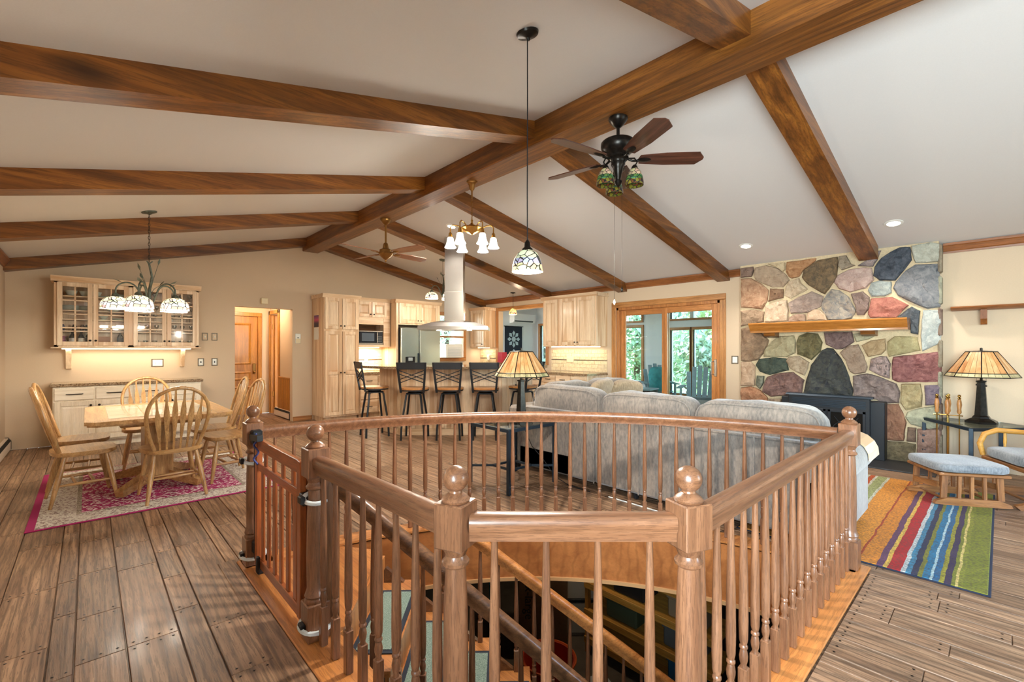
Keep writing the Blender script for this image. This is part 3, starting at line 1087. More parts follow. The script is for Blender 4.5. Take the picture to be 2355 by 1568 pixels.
plate('outlet', 'far', 1.535, 1.12, label='lower right white outlet plate nearest the hall opening')
plate('switch', 'right', 2.755, 1.17, .10, .12, 'pewter framed switch plate between sliding door and stones', 1)
m = MB()
m.rbox(2.225, 2.335, YW - .05, YW, 2.13, 2.235, .008)
tag(obj('door_chime', m, CREAM), 'small cream door chime box above the hall opening', 'chime box')
TS = thing('thermostat', 'white wall thermostat left of the tall pantry cabinet', 'thermostat')
m = MB()
m.rbox(2.80, 2.895, YW - .025, YW, 1.44, 1.62, .008)
obj('thermostat_body', m, WHITE, TS)
m = MB()
m.box(2.832, 2.862, YW - .0265, YW - .024, 1.535, 1.552)
obj('display', m, pbr('lcd', S(110, 112, 96), .3), TS)
m = MB()
m.rbox(2.805, 2.89, YW - .030, YW - .02, 1.445, 1.525, .004)
obj('cover_flap', m, CREAM, TS)
# ---------------------------------------------------------------- stair railing
RT = .845
RAILP = [(-.022, -.078), (.022, -.078), (.022, -.056), (.031, -.042), (.034, -.022), (.028, -.007), (.013, 0), (-.013, 0), (-.028, -.007), (-.034, -.022), (-.031, -.042), (-.022, -.056)]
P_FL, P_GP, P_F1, P_F2, P_BR = (.745, 3.15), (.765, 2.15), (.80, 1.105), (1.305, .632), (3.385, .628)
RAIL = thing('stair_railing', 'oak guard railing with ball newels and turned balusters around the stairwell', 'railing', (0, 0, 0))
np_ = MB()
np_.rbox(-.048, .048, -.048, .048, .735, .868, .004)
np_.rbox(-.05, .05, -.05, .05, .0, .165, .004)
np_.lathe([(.046, .165), (.047, .175), (.043, .185), (.047, .195), (.042, .21), (.036, .23), (.038, .36), (.036, .55), (.031, .66), (.030, .675), (.040, .683), (.041, .692), (.033, .70), (.030, .71), (.036, .725), (.04, .736)], (0, 0, 0), 20)
fin = MB()
fin.lathe([(.040, 0), (.043, .006), (.038, .012), (.034, .016), (.030, .019), (.020, .026), (.019, .032)] + [(max(.0005, .0385 * math.sin(a)), .066 - .0385 * math.cos(a)) for a in [R_(q) for q in range(32, 181, 12)]], (0, 0, 0), 24)
first = None
for i, (x, y) in enumerate((P_FL, P_GP, P_F1, P_F2, P_BR)):
    ang = R_(22.5) if i == 2 else (R_(-22.5) if i == 3 else 0)
    if first is None:
        o = obj('newel_post', np_, OAK['z'], RAIL)
        f_ = obj('ball_finial', fin, OAKD['z'] if False else OAK['x'], o)
        first = (o, f_)
    else:
        o = inst(first[0], 'newel_post', RAIL)
        f_ = inst(first[1], 'ball_finial', o)
    o.location = (x, y, .012)
    o.rotation_euler = (0, 0, ang)
    f_.location = (0, 0, .868)
bal = MB()
bal.rbox(-.0155, .0155, -.0155, .0155, 0, .175, .003)
bal.lathe([(.013, .172), (.010, .185), (.014, .20), (.0155, .215), (.012, .235), (.0105, .24), (.0145, .245), (.0145, .252), (.011, .257), (.0150, .275), (.0165, .34), (.0150, .50), (.0105, .70), (.0095, RT - .070)], (0, 0, 0), 12)
BALM = None
def baluster(x, y, parent, z=.012, rz=0.0, sz=1.0):
    global BALM
    if BALM is None:
        o = obj('baluster', bal, OAK['z'], parent)
        BALM = o
    else:
        o = inst(BALM, 'baluster', parent)
    o.location = (x, y, z)
    o.rotation_euler = (0, 0, rz)
    o.scale = (1, 1, sz)
    return o
def straight(p, q, cnt, ax):
    t_ = (Vector((q[0], q[1], 0)) - Vector((p[0], p[1], 0)))
    u = t_.normalized()
    m_ = MB()
    # built along its own axis so that the grain follows the rail
    L = t_.length - .085
    m_.sweep([(0, 0, RT), (L, 0, RT)], RAILP)
    o = obj('handrail', m_, OAK['x'], RAIL, smooth=50)
    o.location = (p[0] + u.x * .0425, p[1] + u.y * .0425, 0)
    o.rotation_euler = (0, 0, math.atan2(t_.y, t_.x))
    for k in range(cnt):
        f = (k + .75) / (cnt + .5)
        baluster(p[0] + t_.x * f, p[1] + t_.y * f, RAIL, rz=math.atan2(t_.y, t_.x))
straight(P_GP, P_F1, 8, 'y')
straight(P_F1, P_F2, 4, 'x')
straight(P_F2, P_BR, 18, 'x')
A0, A1 = R_(3.6), R_(88.7)
m = MB()
m.sweep([(CX + RR * math.cos(A0 + (A1 - A0) * i / 40), CY + RR * math.sin(A0 + (A1 - A0) * i / 40), RT) for i in range(41)], RAILP)
obj('curved_handrail', m, OAK['y'], RAIL, smooth=50)
NB = 35
for i in range(NB):
    a = A0 + (A1 - A0) * (i + .7) / (NB + .4)
    baluster(CX + RR * math.cos(a), CY + RR * math.sin(a), RAIL, rz=a)
def ring(mb, r0, r1, z0, z1, n=40, a0=R_(1.5), a1=R_(91)):
    V = []
    F = []
    for i in range(n + 1):
        a = a0 + (a1 - a0) * i / n
        c, s_ = math.cos(a), math.sin(a)
        V += [(CX + r0 * c, CY + r0 * s_, z0), (CX + r1 * c, CY + r1 * s_, z0), (CX + r1 * c, CY + r1 * s_, z1), (CX + r0 * c, CY + r0 * s_, z1)]
    for i in range(n):
        for k in range(4):
            F.append((i * 4 + k, i * 4 + (k + 1) % 4, i * 4 + 4 + (k + 1) % 4, i * 4 + 4 + k))
    F += [(0, 3, 2, 1), (n * 4, n * 4 + 1, n * 4 + 2, n * 4 + 3)]
    mb.add(V, F)
m = MB()
ring(m, 2.575, 2.735, -.001, .012)
obj('curved_shoe_plate', m, OAKO['x'], RAIL)
m = MB()
m.rbox(.675, .86, 1.05, 3.24, -.001, .012, .004)
obj('shoe_plate', m, OAKO['y'], RAIL)
m = MB()
m.rbox(1.22, 3.47, .535, .71, -.001, .012, .004)
obj('shoe_plate', m, OAKO['x'], RAIL)
m = MB()
m.prism([(.675, 1.06), (1.235, .535), (1.36, .71), (.86, 1.17)], -.001, .0115)
obj('shoe_plate', m, OAKO['x'], RAIL)
m = MB()
m.rbox(.585, .675, -1.5, 3.3, -.010, .004, .003)
obj('border_board', m, PLANK, FLOOR, smooth=None)
m = MB()
ring(m, 2.585, 2.605, -.40, -.012)
struct('trim_5', m, wood('plywood_oak', S(150, 88, 44), S(186, 118, 64), 'X', .5, .35, .04, .2, 0, .05, fine=.12, rings=.3, rsc=5), smooth=40, label='curved plywood fascia below the floor edge of the stairwell')
m = MB()
ring(m, 2.570, 2.612, -.425, -.40)
struct('trim_6', m, pbr('plywood_edge', S(196, 150, 100), .6), smooth=40, label='pale edge strip under the curved fascia')

# ---------------------------------------------------------------- staircase going down
DX, DY = .745, -.667
NX, NY = .667, .745
OXs, OYs = 1.13, 2.46
def SP(s_, w, z):
    return (OXs + DX * s_ + NX * w, OYs + DY * s_ + NY * w, z)
RUN, RISE = .236, .195
STAIR = thing('staircase', 'orange oak staircase descending to the basement', 'staircase', (0, 0, 0))
m = MB()
m.prism([(.84, 2.10), (.84, 3.14), (1.25, 3.05), (1.42, 2.80), (.88, 2.12)], -.03, -.002)
obj('landing_tread', m, OAKO['y'], STAIR, smooth=None)
for k in range(11):
    s0, z = k * RUN, -RISE * (k + 1)
    m = MB()
    P = [SP(s0 - .0, -.42, 0), SP(s0 + RUN + .03, -.42, 0), SP(s0 + RUN + .03, .44, 0), SP(s0 - .0, .44, 0)]
    m.prism([p[:2] for p in P], z - .03, z)
    obj('tread', m, OAKO['y'], STAIR, smooth=None)
    m = MB()
    P = [SP(s0 - .0, -.41, 0), SP(s0 + .02, -.41, 0), SP(s0 + .02, .43, 0), SP(s0 - .0, .43, 0)]
    m.prism([p[:2] for p in P], z, z + RISE - .03)
    obj('riser', m, OAKO['z'], STAIR, smooth=None)
for w in (-.40, .42):
    m = MB()
    a, b = SP(-.05, w, -.20), SP(11 * RUN, w, -RISE * 11 - .20)
    m.bar(a, b, .035, .26)
    obj('stringer', m, OAKD['x'], STAIR, smooth=None)
def stair_rail(w, z0, sl, s_a, s_b, mat, nm):
    m_ = MB()
    P = [SP(s_a + (s_b - s_a) * i / 4, w, z0 - sl * (s_a + (s_b - s_a) * i / 4)) for i in range(5)]
    m_.sweep(P, [(x * .95, y * 1.15) for x, y in RAILP])
    obj(nm, m_, mat, STAIR, smooth=50)
stair_rail(-.44, .76, .84, -.02, 2.5, OAKD['x'], 'handrail')
stair_rail(.40, .60, .76, .32, 2.5, OAKO['x'], 'handrail')
for k in range(11):
    for f in (.25, .75):
        s_ = (k + f) * RUN
        z = -RISE * (k + 1)
        for w, z0, sl in ((-.39, .76, .84), (.40, .60, .76)):
            top = z0 - sl * s_ - .085
            h = top - z
            if w > 0 and s_ < .36: continue
            if h < .2: continue
            p = SP(s_, w, z)
            baluster(p[0], p[1], STAIR, z, math.atan2(DY, DX), h / (RT - .07))
m = MB()
p = SP(-.02, -.44, 0)
m.rbox(p[0] - .04, p[0] + .04, p[1] - .04, p[1] + .04, .012, .80, .006)
obj('rail_end_post', m, OAKD['z'], STAIR)
MATG = NT('mat_green')
nz = MATG.noise(MATG.coords(rnd=False), 220, 2)
MATG.l(MATG.ramp(nz, [(.35, S(84, 108, 98)), (.65, S(150, 168, 156))]), MATG.b.inputs['Base Color'])
MATG.set(Roughness=.95)
MATG = MATG.m
MATB = pbr('mat_border', S(40, 46, 58), .9)
ordn = ['topmost', 'second', 'third', 'fourth', 'fifth', 'sixth', 'seventh', 'eighth']
for k in range(8):
    z = -RISE * (k + 1)
    t_ = thing('stair_mat', 'grey green stair tread mat with dark border, %s from the gate' % ordn[k], 'mat', (0, 0, 0), 0, 'stair tread mats')
    for nm, g, dz, mt in (('mat_border', 0, .006, MATB), ('mat_pile', .025, .009, MATG)):
        P = [SP(k * RUN + .03 + g, -.30 + g, 0), SP((k + 1) * RUN + .02 - g, -.30 + g, 0), SP((k + 1) * RUN + .02 - g, .30 - g, 0), SP(k * RUN + .03 + g, .30 - g, 0)]
        m = MB()
        m.prism([p[:2] for p in P], z, z + dz)
        obj(nm, m, mt, t_, smooth=None)

# ---------------------------------------------------------------- wooden baby gate
G = thing('baby_gate', 'cherry wood slatted baby gate across the stair entrance', 'gate', (.745, 2.25, 0), 0)
def gb(name, y0, y1, z0, z1, x0=-.012, x1=.012, mat='z', par=None):
    m_ = MB()
    m_.rbox(x0, x1, y0, y1, z0, z1, .003)
    return obj(name, m_, CHERRY[mat], par or G)
gb('stile', 0, .045, .05, .80, -.016, .016)
gb('stile', .75, .795, .05, .80, -.016, .016)
gb('top_rail', .045, .75, .735, .80, mat='y')
gb('middle_rail', .045, .75, .615, .66, mat='y')
gb('bottom_rail', .045, .75, .05, .105, mat='y')
for k in range(6):
    y = .085 + k * .113
    gb('slat', y, y + .045, .105, .615, -.006, .006)
for k in range(4):
    y = .12 + k * .16
    gb('short_slat', y, y + .04, .66, .735, -.006, .006)
gb('sliding_panel', -.035, .10, .06, .79, .02, .032)
m = MB()
m.tube([(0, .83, .06), (0, .83, .83)], .011, 10)
m.rbox(-.025, .03, .80, .87, .76, .84, .006)
m.rbox(-.02, .02, .80, .85, .10, .17, .006)
m.bar((-.02, .84, .80), (-.02, .66, .815), .03, .035)
obj('hinge_tube', m, BLACK, G)
m = MB()
m.rbox(-.022, .022, .70, .74, .0125, .06, .005)
m.rbox(-.03, -.01, .69, .72, .03, .12, .004)
obj('floor_latch', m, BLACK, G)
m = MB()
m.rbox(-.02, .02, -.075, -.04, .61, .65, .004)
m.rbox(-.02, .02, -.05, .0, .60, .655, .004)
obj('latch_bracket', m, BLACK, G)
m = MB()
m.tube([(-.02 + .01 * math.sin(k * .9), .745 + .012 * math.cos(k), .83 - k * .012) for k in range(16)], .006, 6)
obj('rope_tie', m, pbr('blue_rope', S(60, 74, 140), .8, noise=.5, nscale=120), G)
STRAP = pbr('clear_strap', S(206, 214, 216), .3)
for (x, y), lab in ((P_FL, 'on far gate newel'), (P_GP, 'on near gate newel')):
    for zz, nm in ((.645, 'upper'), (.07, 'lower')):
        s_ = thing('gate_strap', 'white plastic %s mounting strap %s' % (nm, lab), 'strap', (x, y, zz), 0, 'gate mounting straps')
        m = MB()
        r = .058 if nm == 'lower' else .05
        m.tube([(r * math.cos(a) * (1.15 if nm == 'lower' else 1), r * math.sin(a) * (1.15 if nm == 'lower' else 1), .012 * math.sin(a)) for a in [2 * PI * q / 20 for q in range(20)]], .011, 6, True)
        obj('strap_band', m, STRAP, s_)
        m = MB()
        m.rbox(-.072, -.05, -.022, .022, -.012, .022, .004)
        obj('buckle', m, BLACK, s_)

# ---------------------------------------------------------------- basement below
BZ = -2.45
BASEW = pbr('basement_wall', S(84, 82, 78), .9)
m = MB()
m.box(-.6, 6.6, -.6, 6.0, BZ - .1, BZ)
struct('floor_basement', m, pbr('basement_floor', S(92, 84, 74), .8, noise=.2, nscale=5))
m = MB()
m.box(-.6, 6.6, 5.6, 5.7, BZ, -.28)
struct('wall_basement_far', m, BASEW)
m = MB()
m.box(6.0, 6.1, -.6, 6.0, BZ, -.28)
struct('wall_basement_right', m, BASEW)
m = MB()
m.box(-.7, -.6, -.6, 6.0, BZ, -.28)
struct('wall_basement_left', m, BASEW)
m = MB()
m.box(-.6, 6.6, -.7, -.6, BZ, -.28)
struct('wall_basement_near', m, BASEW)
x, y = LD(-.20, 5.2)
TD = thing('teal_door_frame', 'teal painted door frame in the dark basement', 'door frame', (x, y, BZ), -TH)
TEAL = pbr('teal_paint', S(44, 140, 160), .6)
for a in (-.62, 0):
    m = MB()
    m.rbox(a - .06, a + .06, -.05, .05, 0, 2.0, .005)
    obj('jamb', m, TEAL, TD)
m = MB()
m.rbox(-.68, .06, -.05, .05, 2.0, 2.1, .005)
obj('head', m, TEAL, TD)
CARD = pbr('cardboard', S(128, 96, 62), .9, noise=.08, nscale=40)
x, y = LD(.38, 5.55)
BOX = thing('cardboard_box', 'large brown cardboard moving box with vertical x-large print', 'box', (x, y, BZ), -TH)
m = MB()
m.rbox(-.30, .30, 0, .5, 0, .98, .006)
obj('box_body', m, CARD, BOX)
for i, (tx, sz, loc, rot) in enumerate((('x-large', .15, (-.22, -.004, .90), (R_(90), R_(90), 0)),)):
    fc = bpy.data.curves.new('print', 'FONT')
    fc.body = tx
    fc.size = sz
    fc.extrude = .001
    fc.materials.append(pbr('print_ink%d' % i, S(26, 24, 22), .7))
    ft = bpy.data.objects.new('print_curve', fc)
    fm = bpy.data.meshes.new_from_object(ft)
    bpy.data.objects.remove(ft)
    fo = bpy.data.objects.new('print', fm)
    COL.objects.link(fo)
    fo.parent = BOX
    fo.location = loc
    fo.rotation_euler = rot
m = MB()
x, y = LD(.40, 5.0)
tub = thing('plastic_tub', 'round red orange plastic tub on the basement floor', 'tub', (x, y, BZ))
m.lathe([(.22, 0), (.25, .05), (.28, .38), (.30, .40), (.275, .40), (.245, .06), (.0005, .05)], (0, 0, 0), 28)
obj('tub_body', m, pbr('red_plastic', S(176, 56, 26), .4), tub)
m = MB()
m.tube([(.30 * math.cos(a), .30 * math.sin(a), .40) for a in [2 * PI * q / 28 for q in range(28)]], .012, 6, True)
obj('tub_rim', m, pbr('orange_plastic', S(206, 92, 40), .4), tub)
SH = thing('pine_shelf_unit', 'open pine shelving unit standing in the basement', 'shelf', (4.55, 1.9, BZ))
for y in (0, 1.6):
    for x_ in (0, .38):
        m = MB()
        m.rbox(x_, x_ + .06, y, y + .05, 0, 1.75, .004)
        obj('upright', m, PINE['z'], SH)
for z in (.18, .52, .86, 1.20, 1.62):
    m = MB()
    m.rbox(-.01, .44, 0, 1.65, z, z + .03, .004)
    so = obj('shelf_board', m, PINE['y'], SH)
    m = MB()
    m.rbox(-.02, .0, 0, 1.65, z - .05, z + .03, .004)
    obj('shelf_lip', m, PINE['y'], so)
kinds = [('blue storage bin on the pine shelf', 'bin', S(34, 96, 130)), ('grey storage bin on the pine shelf', 'bin', S(96, 98, 96)), ('tan fabric box on the pine shelf', 'box', S(150, 128, 98)),
         ('small black case on the pine shelf', 'case', S(30, 28, 26)), ('white carton on the pine shelf', 'carton', S(196, 190, 178)), ('green folder stack on the pine shelf', 'folders', S(72, 84, 60))]
for i, (la, ct, cc) in enumerate(kinds):
    z = BZ + (.21, .55, .89, .89, 1.23, .55)[i]
    y0 = 1.9 + (.15, .20, .15, .85, .5, .95)[i]
    m = MB()
    m.rbox(4.60, 4.93, y0, y0 + .42, z, z + .22, .02)
    m.rbox(4.59, 4.94, y0 - .01, y0 + .43, z + .20, z + .235, .008)
    tag(obj(ct, m, pbr('stored_%d' % i, cc, .6)), la, ct)
x, y = LD(.88, 6.0)
GC = thing('filing_cabinet', 'grey two drawer filing cabinet in the basement', 'cabinet', (x, y, BZ), -TH)
m = MB()
m.rbox(-.28, .28, 0, .5, 0, .95, .006)
obj('cabinet_body', m, pbr('grey_enamel', S(150, 148, 140), .5), GC)
for z in (.05, .50):
    m = MB()
    m.rbox(-.25, .25, -.015, 0, z, z + .40, .005)
    d_ = obj('drawer', m, pbr('grey_front%d' % int(z * 10), S(168, 166, 156), .5), GC)
    m = MB()
    m.rbox(-.28, .28, -.02, -.012, z + .40, z + .44, .003)
    obj('dark_band', m, BLACK, d_)
rp = random.Random(3)
for i in range(12):
    x, y = LD(.62 + rp.uniform(-.05, .45), 4.75 + rp.uniform(-.25, .25))
    m = MB()
    m.rbox(-.11, .11, -.15, .15, 0, .012, .002)
    cc = [S(200, 196, 184), S(150, 40, 30), S(184, 190, 196), S(206, 200, 180)][i % 4]
    o = tag(obj('magazine', m, pbr('paper_%d' % i, cc, .7)), ['white', 'red', 'pale blue', 'cream'][i % 4] + ' magazine in the loose pile beside the red tub, ' + ['lowest', 'middle', 'topmost'][i // 4] + ' of its colour', 'magazine', 'magazines on the basement floor')
    o.location = (x, y, BZ + .002 + i * .0135)
    o.rotation_euler = (0, 0, rp.uniform(0, 3))

BL = thing('basement_fill_bulb', 'added bare bulb lamp holder, unseen on the basement ceiling', 'lamp', (4.3, 3.55, -.28))  # lamp added out of view to brighten the dark basement
m = MB()
m.lathe([(.05, 0), (.05, -.02), (.025, -.03), (.02, -.06)], (0, 0, 0), 14)
obj('fill_lamp_holder', m, WHITE, BL)
m = MB()
m.ball((0, 0, -.09), .032, 12)
obj('bulb', m, pbr('fill_bulb_glass', S(255, 240, 210), .3, emit=(1, .85, .6, 1), estr=3), BL)
lamp('basement_fill_light', 'POINT', (4.3, 3.55, -.44), 5, WARM, radius=.04)
# ---------------------------------------------------------------- dining rug
def flower_mat(name, base, c2, c3, sc, thr=.5):
    t_ = NT(name)
    v = t_.coords(rnd=False)
    a = t_.noise(v, sc, 3, .5, 1.2)
    b = t_.noise(v, sc * 2.3, 2, .5, .5)
    col = t_.ramp(a, [(thr, base), (thr + .04, c2)])
    col = t_.mix(t_.ramp(b, [(.53, (0, 0, 0, 1)), (.57, (1, 1, 1, 1))]), col, c3)
    t_.l(col, t_.b.inputs['Base Color'])
    t_.set(Roughness=.95)
    t_.bump(t_.noise(v, 300, 2), .3, .004)
    return t_.m
RUG = thing('floral_rug', 'magenta and cream floral area rug under the dining table', 'rug', (0, 0, 0))
RX0, RX1, RY0, RY1 = -.34, 1.40, 4.79, 6.85
m = MB()
m.rbox(RX0, RX1, RY0, RY1, .001, .008, .003)
obj('binding', m, pbr('rug_magenta', S(158, 24, 92), .95), RUG)
m = MB()
m.rbox(RX0 + .05, RX1 - .05, RY0 + .025, RY1 - .025, .004, .0095, .001)
obj('cream_border', m, flower_mat('rug_cream', S(206, 200, 188), S(220, 216, 206), S(140, 118, 114), 26, .55), RUG)
m = MB()
m.rbox(RX0 + .27, RX1 - .27, RY0 + .24, RY1 - .24, .005, .0105, .001)
obj('guard_stripe', m, flower_mat('rug_guard', S(150, 138, 120), S(196, 186, 168), S(110, 98, 90), 60), RUG)
m = MB()
m.rbox(RX0 + .30, RX1 - .30, RY0 + .27, RY1 - .27, .006, .0115, .001)
obj('field', m, flower_mat('rug_field', S(166, 30, 98), S(150, 22, 84), S(226, 206, 206), 18), RUG)

# ---------------------------------------------------------------- dining table
TB = thing('dining_table', 'light oak pedestal dining table with tile inlay', 'table', (.50, 5.72, 0))
hw, hl = .525, .72
def clip(a, b, c):
    return [(-a + c, -b), (a - c, -b), (a, -b + c), (a, b - c), (a - c, b), (-a + c, b), (-a, b - c), (-a, -b + c)]
m = MB()
m.prism(clip(hw, hl, .07), .705, .735)
m.prism(clip(hw - .015, hl - .015, .065), .690, .705)
obj('table_top', m, DINE['y'], TB, smooth=None)
tm = pbr('table_tile', S(190, 180, 160), .18, noise=.12, nscale=8, coat=.5)
for i in range(3):
    for j in range(4):
        m = MB()
        x0, y0 = -.375 + i * .252, -.54 + j * .272
        m.rbox(x0, x0 + .246, y0, y0 + .266, .733, .7375, .002)
        obj('inlay_tile', m, tm, TB)
m = MB()
m.rbox(-.11, .11, -.22, .22, .10, .69, .01)
obj('pedestal', m, DINE['z'], TB)
m = MB()
m.rbox(-.30, .30, -.5, .5, .64, .69, .01)
obj('apron', m, DINE['y'], TB)
for sx in (-1, 1):
    for sy in (-1, 1):
        m = MB()
        m.bar((sx * .06, sy * .15, .13), (sx * .30, sy * .40, .045), .075, .10, h2=.06)
        obj('foot', m, DINE['y'], TB)

# ---------------------------------------------------------------- dining chairs
def bow_x(h):
    K = [(0, .155), (.2, .195), (.45, .225), (.62, .224), (.78, .192), (.9, .13), (.97, .065), (1, 0)]
    for (a, b), (c, d) in zip(K, K[1:]):
        if a <= h <= c:
            return b + (d - b) * (h - a) / (c - a)
    return 0
def bow_pt(h, sx):
    return (sx * bow_x(h), -.165 - .17 * h, .445 + .575 * h)
def make_chair(label, arms=False):
    t_ = thing('dining_chair', label, 'chair', (0, 0, 0), 0, 'arrow back dining chairs')
    m_ = MB()
    sp = []
    for k in range(28):
        a = 2 * PI * k / 28
        x, y = math.cos(a), math.sin(a)
        ex = .6
        px, py = math.copysign(abs(x) ** ex, x), math.copysign(abs(y) ** ex, y)
        sp.append((px * (.225 + .02 * py), py * .215))
    m_.prism(sp, .42, .447)
    m_.prism([(x * .93, y * .93) for x, y in sp], .408, .42)
    obj('seat', m_, DINE['x'], t_, smooth=60)
    hs = [i / 14 for i in range(15)]
    path = [bow_pt(h, -1) for h in hs] + [bow_pt(h, 1) for h in hs[::-1][1:]]
    # smooth the arch
    for _ in range(2):
        path = [path[0]] + [tuple((path[i - 1][k] + 2 * path[i][k] + path[i + 1][k]) / 4 for k in range(3)) for i in range(1, len(path) - 1)] + [path[-1]]
    m_ = MB()
    m_.tube(path, .0155, 10)
    obj('bow_back', m_, DINE['z'], t_, smooth=60)
    for k in range(6):
        x0 = -.118 + k * .0472
        f = (k - 2.5) / 2.5
        x1 = f * .165
        hT = .97 - .18 * abs(f) ** 2.2
        m_ = MB()
        A = Vector((x0, -.175, .44))
        B = Vector((x1, -.165 - .17 * hT, .445 + .575 * hT))
        V = []
        prof = [(0, .0075), (.18, .008), (.30, .012), (.58, .0215), (.66, .019), (.80, .008), (1, .006)]
        d_ = (B - A).normalized()
        nrm = Vector((0, 1, .29)).normalized()
        sd = d_.cross(nrm).normalized()
        for q, w in prof:
            c = A.lerp(B, q)
            c = c - nrm * .012 * math.sin(q * PI)
            V += [c - sd * w - nrm * .006, c + sd * w - nrm * .006, c + sd * w + nrm * .006, c - sd * w + nrm * .006]
        F = []
        for i in range(len(prof) - 1):
            for j in range(4):
                F.append((i * 4 + j, i * 4 + (j + 1) % 4, i * 4 + 4 + (j + 1) % 4, i * 4 + 4 + j))
        F += [(0, 3, 2, 1), tuple(range(len(V) - 4, len(V)))]
        m_.add(V, F)
        obj('arrow_spindle', m_, DINE['z'], t_, smooth=30)
    legs = {}
    for sx in (-1, 1):
        for sy in (-1, 1):
            a = Vector((sx * .15, sy * .13, .415))
            b = Vector((sx * .215, sy * (.20 if sy > 0 else .225), 0))
            legs[sx, sy] = (a, b)
            m_ = MB()
            P = [a.lerp(b, q) for q in (0, .1, .25, .45, .6, .8, 1)]
            m_.tube(P, [.013, .016, .020, .021, .019, .016, .012], 10)
            obj('leg', m_, DINE['z'], t_, smooth=60)
    def at(sx, sy, q):
        return legs[sx, sy][0].lerp(legs[sx, sy][1], q)
    for sx in (-1, 1):
        m_ = MB()
        a, b = at(sx, 1, .58), at(sx, -1, .58)
        m_.tube([a.lerp(b, q) for q in (0, .25, .5, .75, 1)], [.008, .012, .015, .012, .008], 8)
        obj('side_stretcher', m_, DINE['y'], t_, smooth=60)
    for q in (.33, .66):
        m_ = MB()
        a, b = at(-1, 1, .58).lerp(at(-1, -1, .58), q), at(1, 1, .58).lerp(at(1, -1, .58), q)
        m_.tube([a.lerp(b, z) for z in (0, .2, .5, .8, 1)], [.007, .011, .013, .011, .007], 8)
        obj('cross_stretcher', m_, DINE['x'], t_, smooth=60)
    if arms:
        for sx in (-1, 1):
            m_ = MB()
            m_.tube([(sx * .215, -.24, .68), (sx * .26, -.10, .675), (sx * .27, .05, .67), (sx * .25, .15, .665)], [.014, .018, .02, .018], 8)
            obj('armrest', m_, DINE['y'], t_, smooth=60)
            m_ = MB()
            m_.tube([(sx * .20, .10, .44), (sx * .25, .11, .66)], .011, 8)
            m_.tube([(sx * .21, -.02, .44), (sx * .265, -.01, .66)], .009, 8)
            obj('arm_post', m_, DINE['z'], t_, smooth=60)
    return t_
c0 = make_chair('arrow back oak dining chair nearest the camera, seen from behind')
c0.location = (.56, 5.14, .010)
c0.rotation_euler = (0, 0, R_(4))
dup(c0, (-.03, 5.56, .010), R_(-84), 'oak dining chair left of the table, nearer of the left pair')
dup(c0, (-.05, 6.22, .010), R_(-92), 'oak dining chair left of the table, farther of the left pair')
dup(c0, (1.06, 5.50, .010), R_(96), 'oak dining chair right of the table, nearer of the right pair')
dup(c0, (1.04, 6.10, .010), R_(88), 'oak dining chair right of the table, farther of the right pair')
cA = make_chair('oak armchair at the far end of the dining table facing camera', True)
cA.location = (.50, 6.66, .002)
cA.rotation_euler = (0, 0, R_(178))

# ---------------------------------------------------------------- cabinet helpers
KNOB = MB()
KNOB.lathe([(.005, 0), (.005, -.012), (.013, -.018), (.014, -.024), (.008, -.029), (.0005, -.030)], (0, 0, 0), 12, 'y')
KNOBO = [None]
def knob(parent, x, y, z, rz=0):
    if KNOBO[0] is None:
        o = obj('knob', KNOB, BRONZE, parent)
        KNOBO[0] = o
    else:
        o = inst(KNOBO[0], 'knob', parent)
    o.location = (x, y, z)
    o.rotation_euler = (0, 0, rz)
    return o
def cab_door(parent, x0, x1, z0, z1, y, mat, kx=None, kz=None, midrail=False, name='door', pull=None):
    """raised-panel door on the plane y (front faces -y), local to parent"""
    m_ = MB()
    st = min(.058, (x1 - x0) * .24)
    m_.rbox(x0, x0 + st, y - .02, y, z0, z1, .003)
    m_.rbox(x1 - st, x1, y - .02, y, z0, z1, .003)
    rails = [z0, z1 - st] + ([(z0 + z1) / 2 - st / 2] if midrail else [])
    for r in rails:
        m_.rbox(x0 + st, x1 - st, y - .02, y, r, r + st, .003)
    d_ = obj(name, m_, mat['z'], parent)
    rs_ = sorted(rails)
    for a, b in zip(rs_, rs_[1:]):
        c, d2 = a + st, b
        m_ = MB()
        p0, p1, f = x0 + st, x1 - st, .03
        m_.add([(p0, y - .006, c), (p1, y - .006, c), (p1, y - .006, d2), (p0, y - .006, d2), (p0 + f, y - .016, c + f), (p1 - f, y - .016, c + f), (p1 - f, y - .016, d2 - f), (p0 + f, y - .016, d2 - f)],
               [(0, 1, 5, 4), (1, 2, 6, 5), (2, 3, 7, 6), (3, 0, 4, 7), (4, 5, 6, 7)])
        obj('panel', m_, mat['z'], d_, smooth=None)
    if kx is not None:
        knob(d_, kx, y - .02, kz)
    return d_
def drawer(parent, x0, x1, z0, z1, y, mat, pull=.14):
    m_ = MB()
    m_.rbox(x0, x1, y - .02, y, z0, z1, .006)
    d_ = obj('drawer', m_, mat['x'], parent)
    c = (x0 + x1) / 2
    zc = (z0 + z1) / 2
    m_ = MB()
    m_.tube([(c - pull / 2, y - .02, zc), (c - pull / 2 + .01, y - .045, zc), (c + pull / 2 - .01, y - .045, zc), (c + pull / 2, y - .02, zc)], .006, 6)
    obj('pull', m_, BRONZE, d_)
    return d_
def crown(parent, x0, x1, y, z, mat, depth, name='crown'):
    m_ = MB()
    m_.prism([(y + .0, z - .04), (y - .012, z - .04), (y - .02, z - .02), (y - .045, z + .015), (y - .05, z + .03), (y + depth, z + .03), (y + depth, z - .04)], x0 - .03, x1 + .03, 'x')
    return obj(name, m_, mat['x'], parent, smooth=None)
t = NT('granite')
v = t.coords(rnd=False)
a = t.noise(v, 55, 4, .7)
b = t.noise(v, 18, 3, .6)
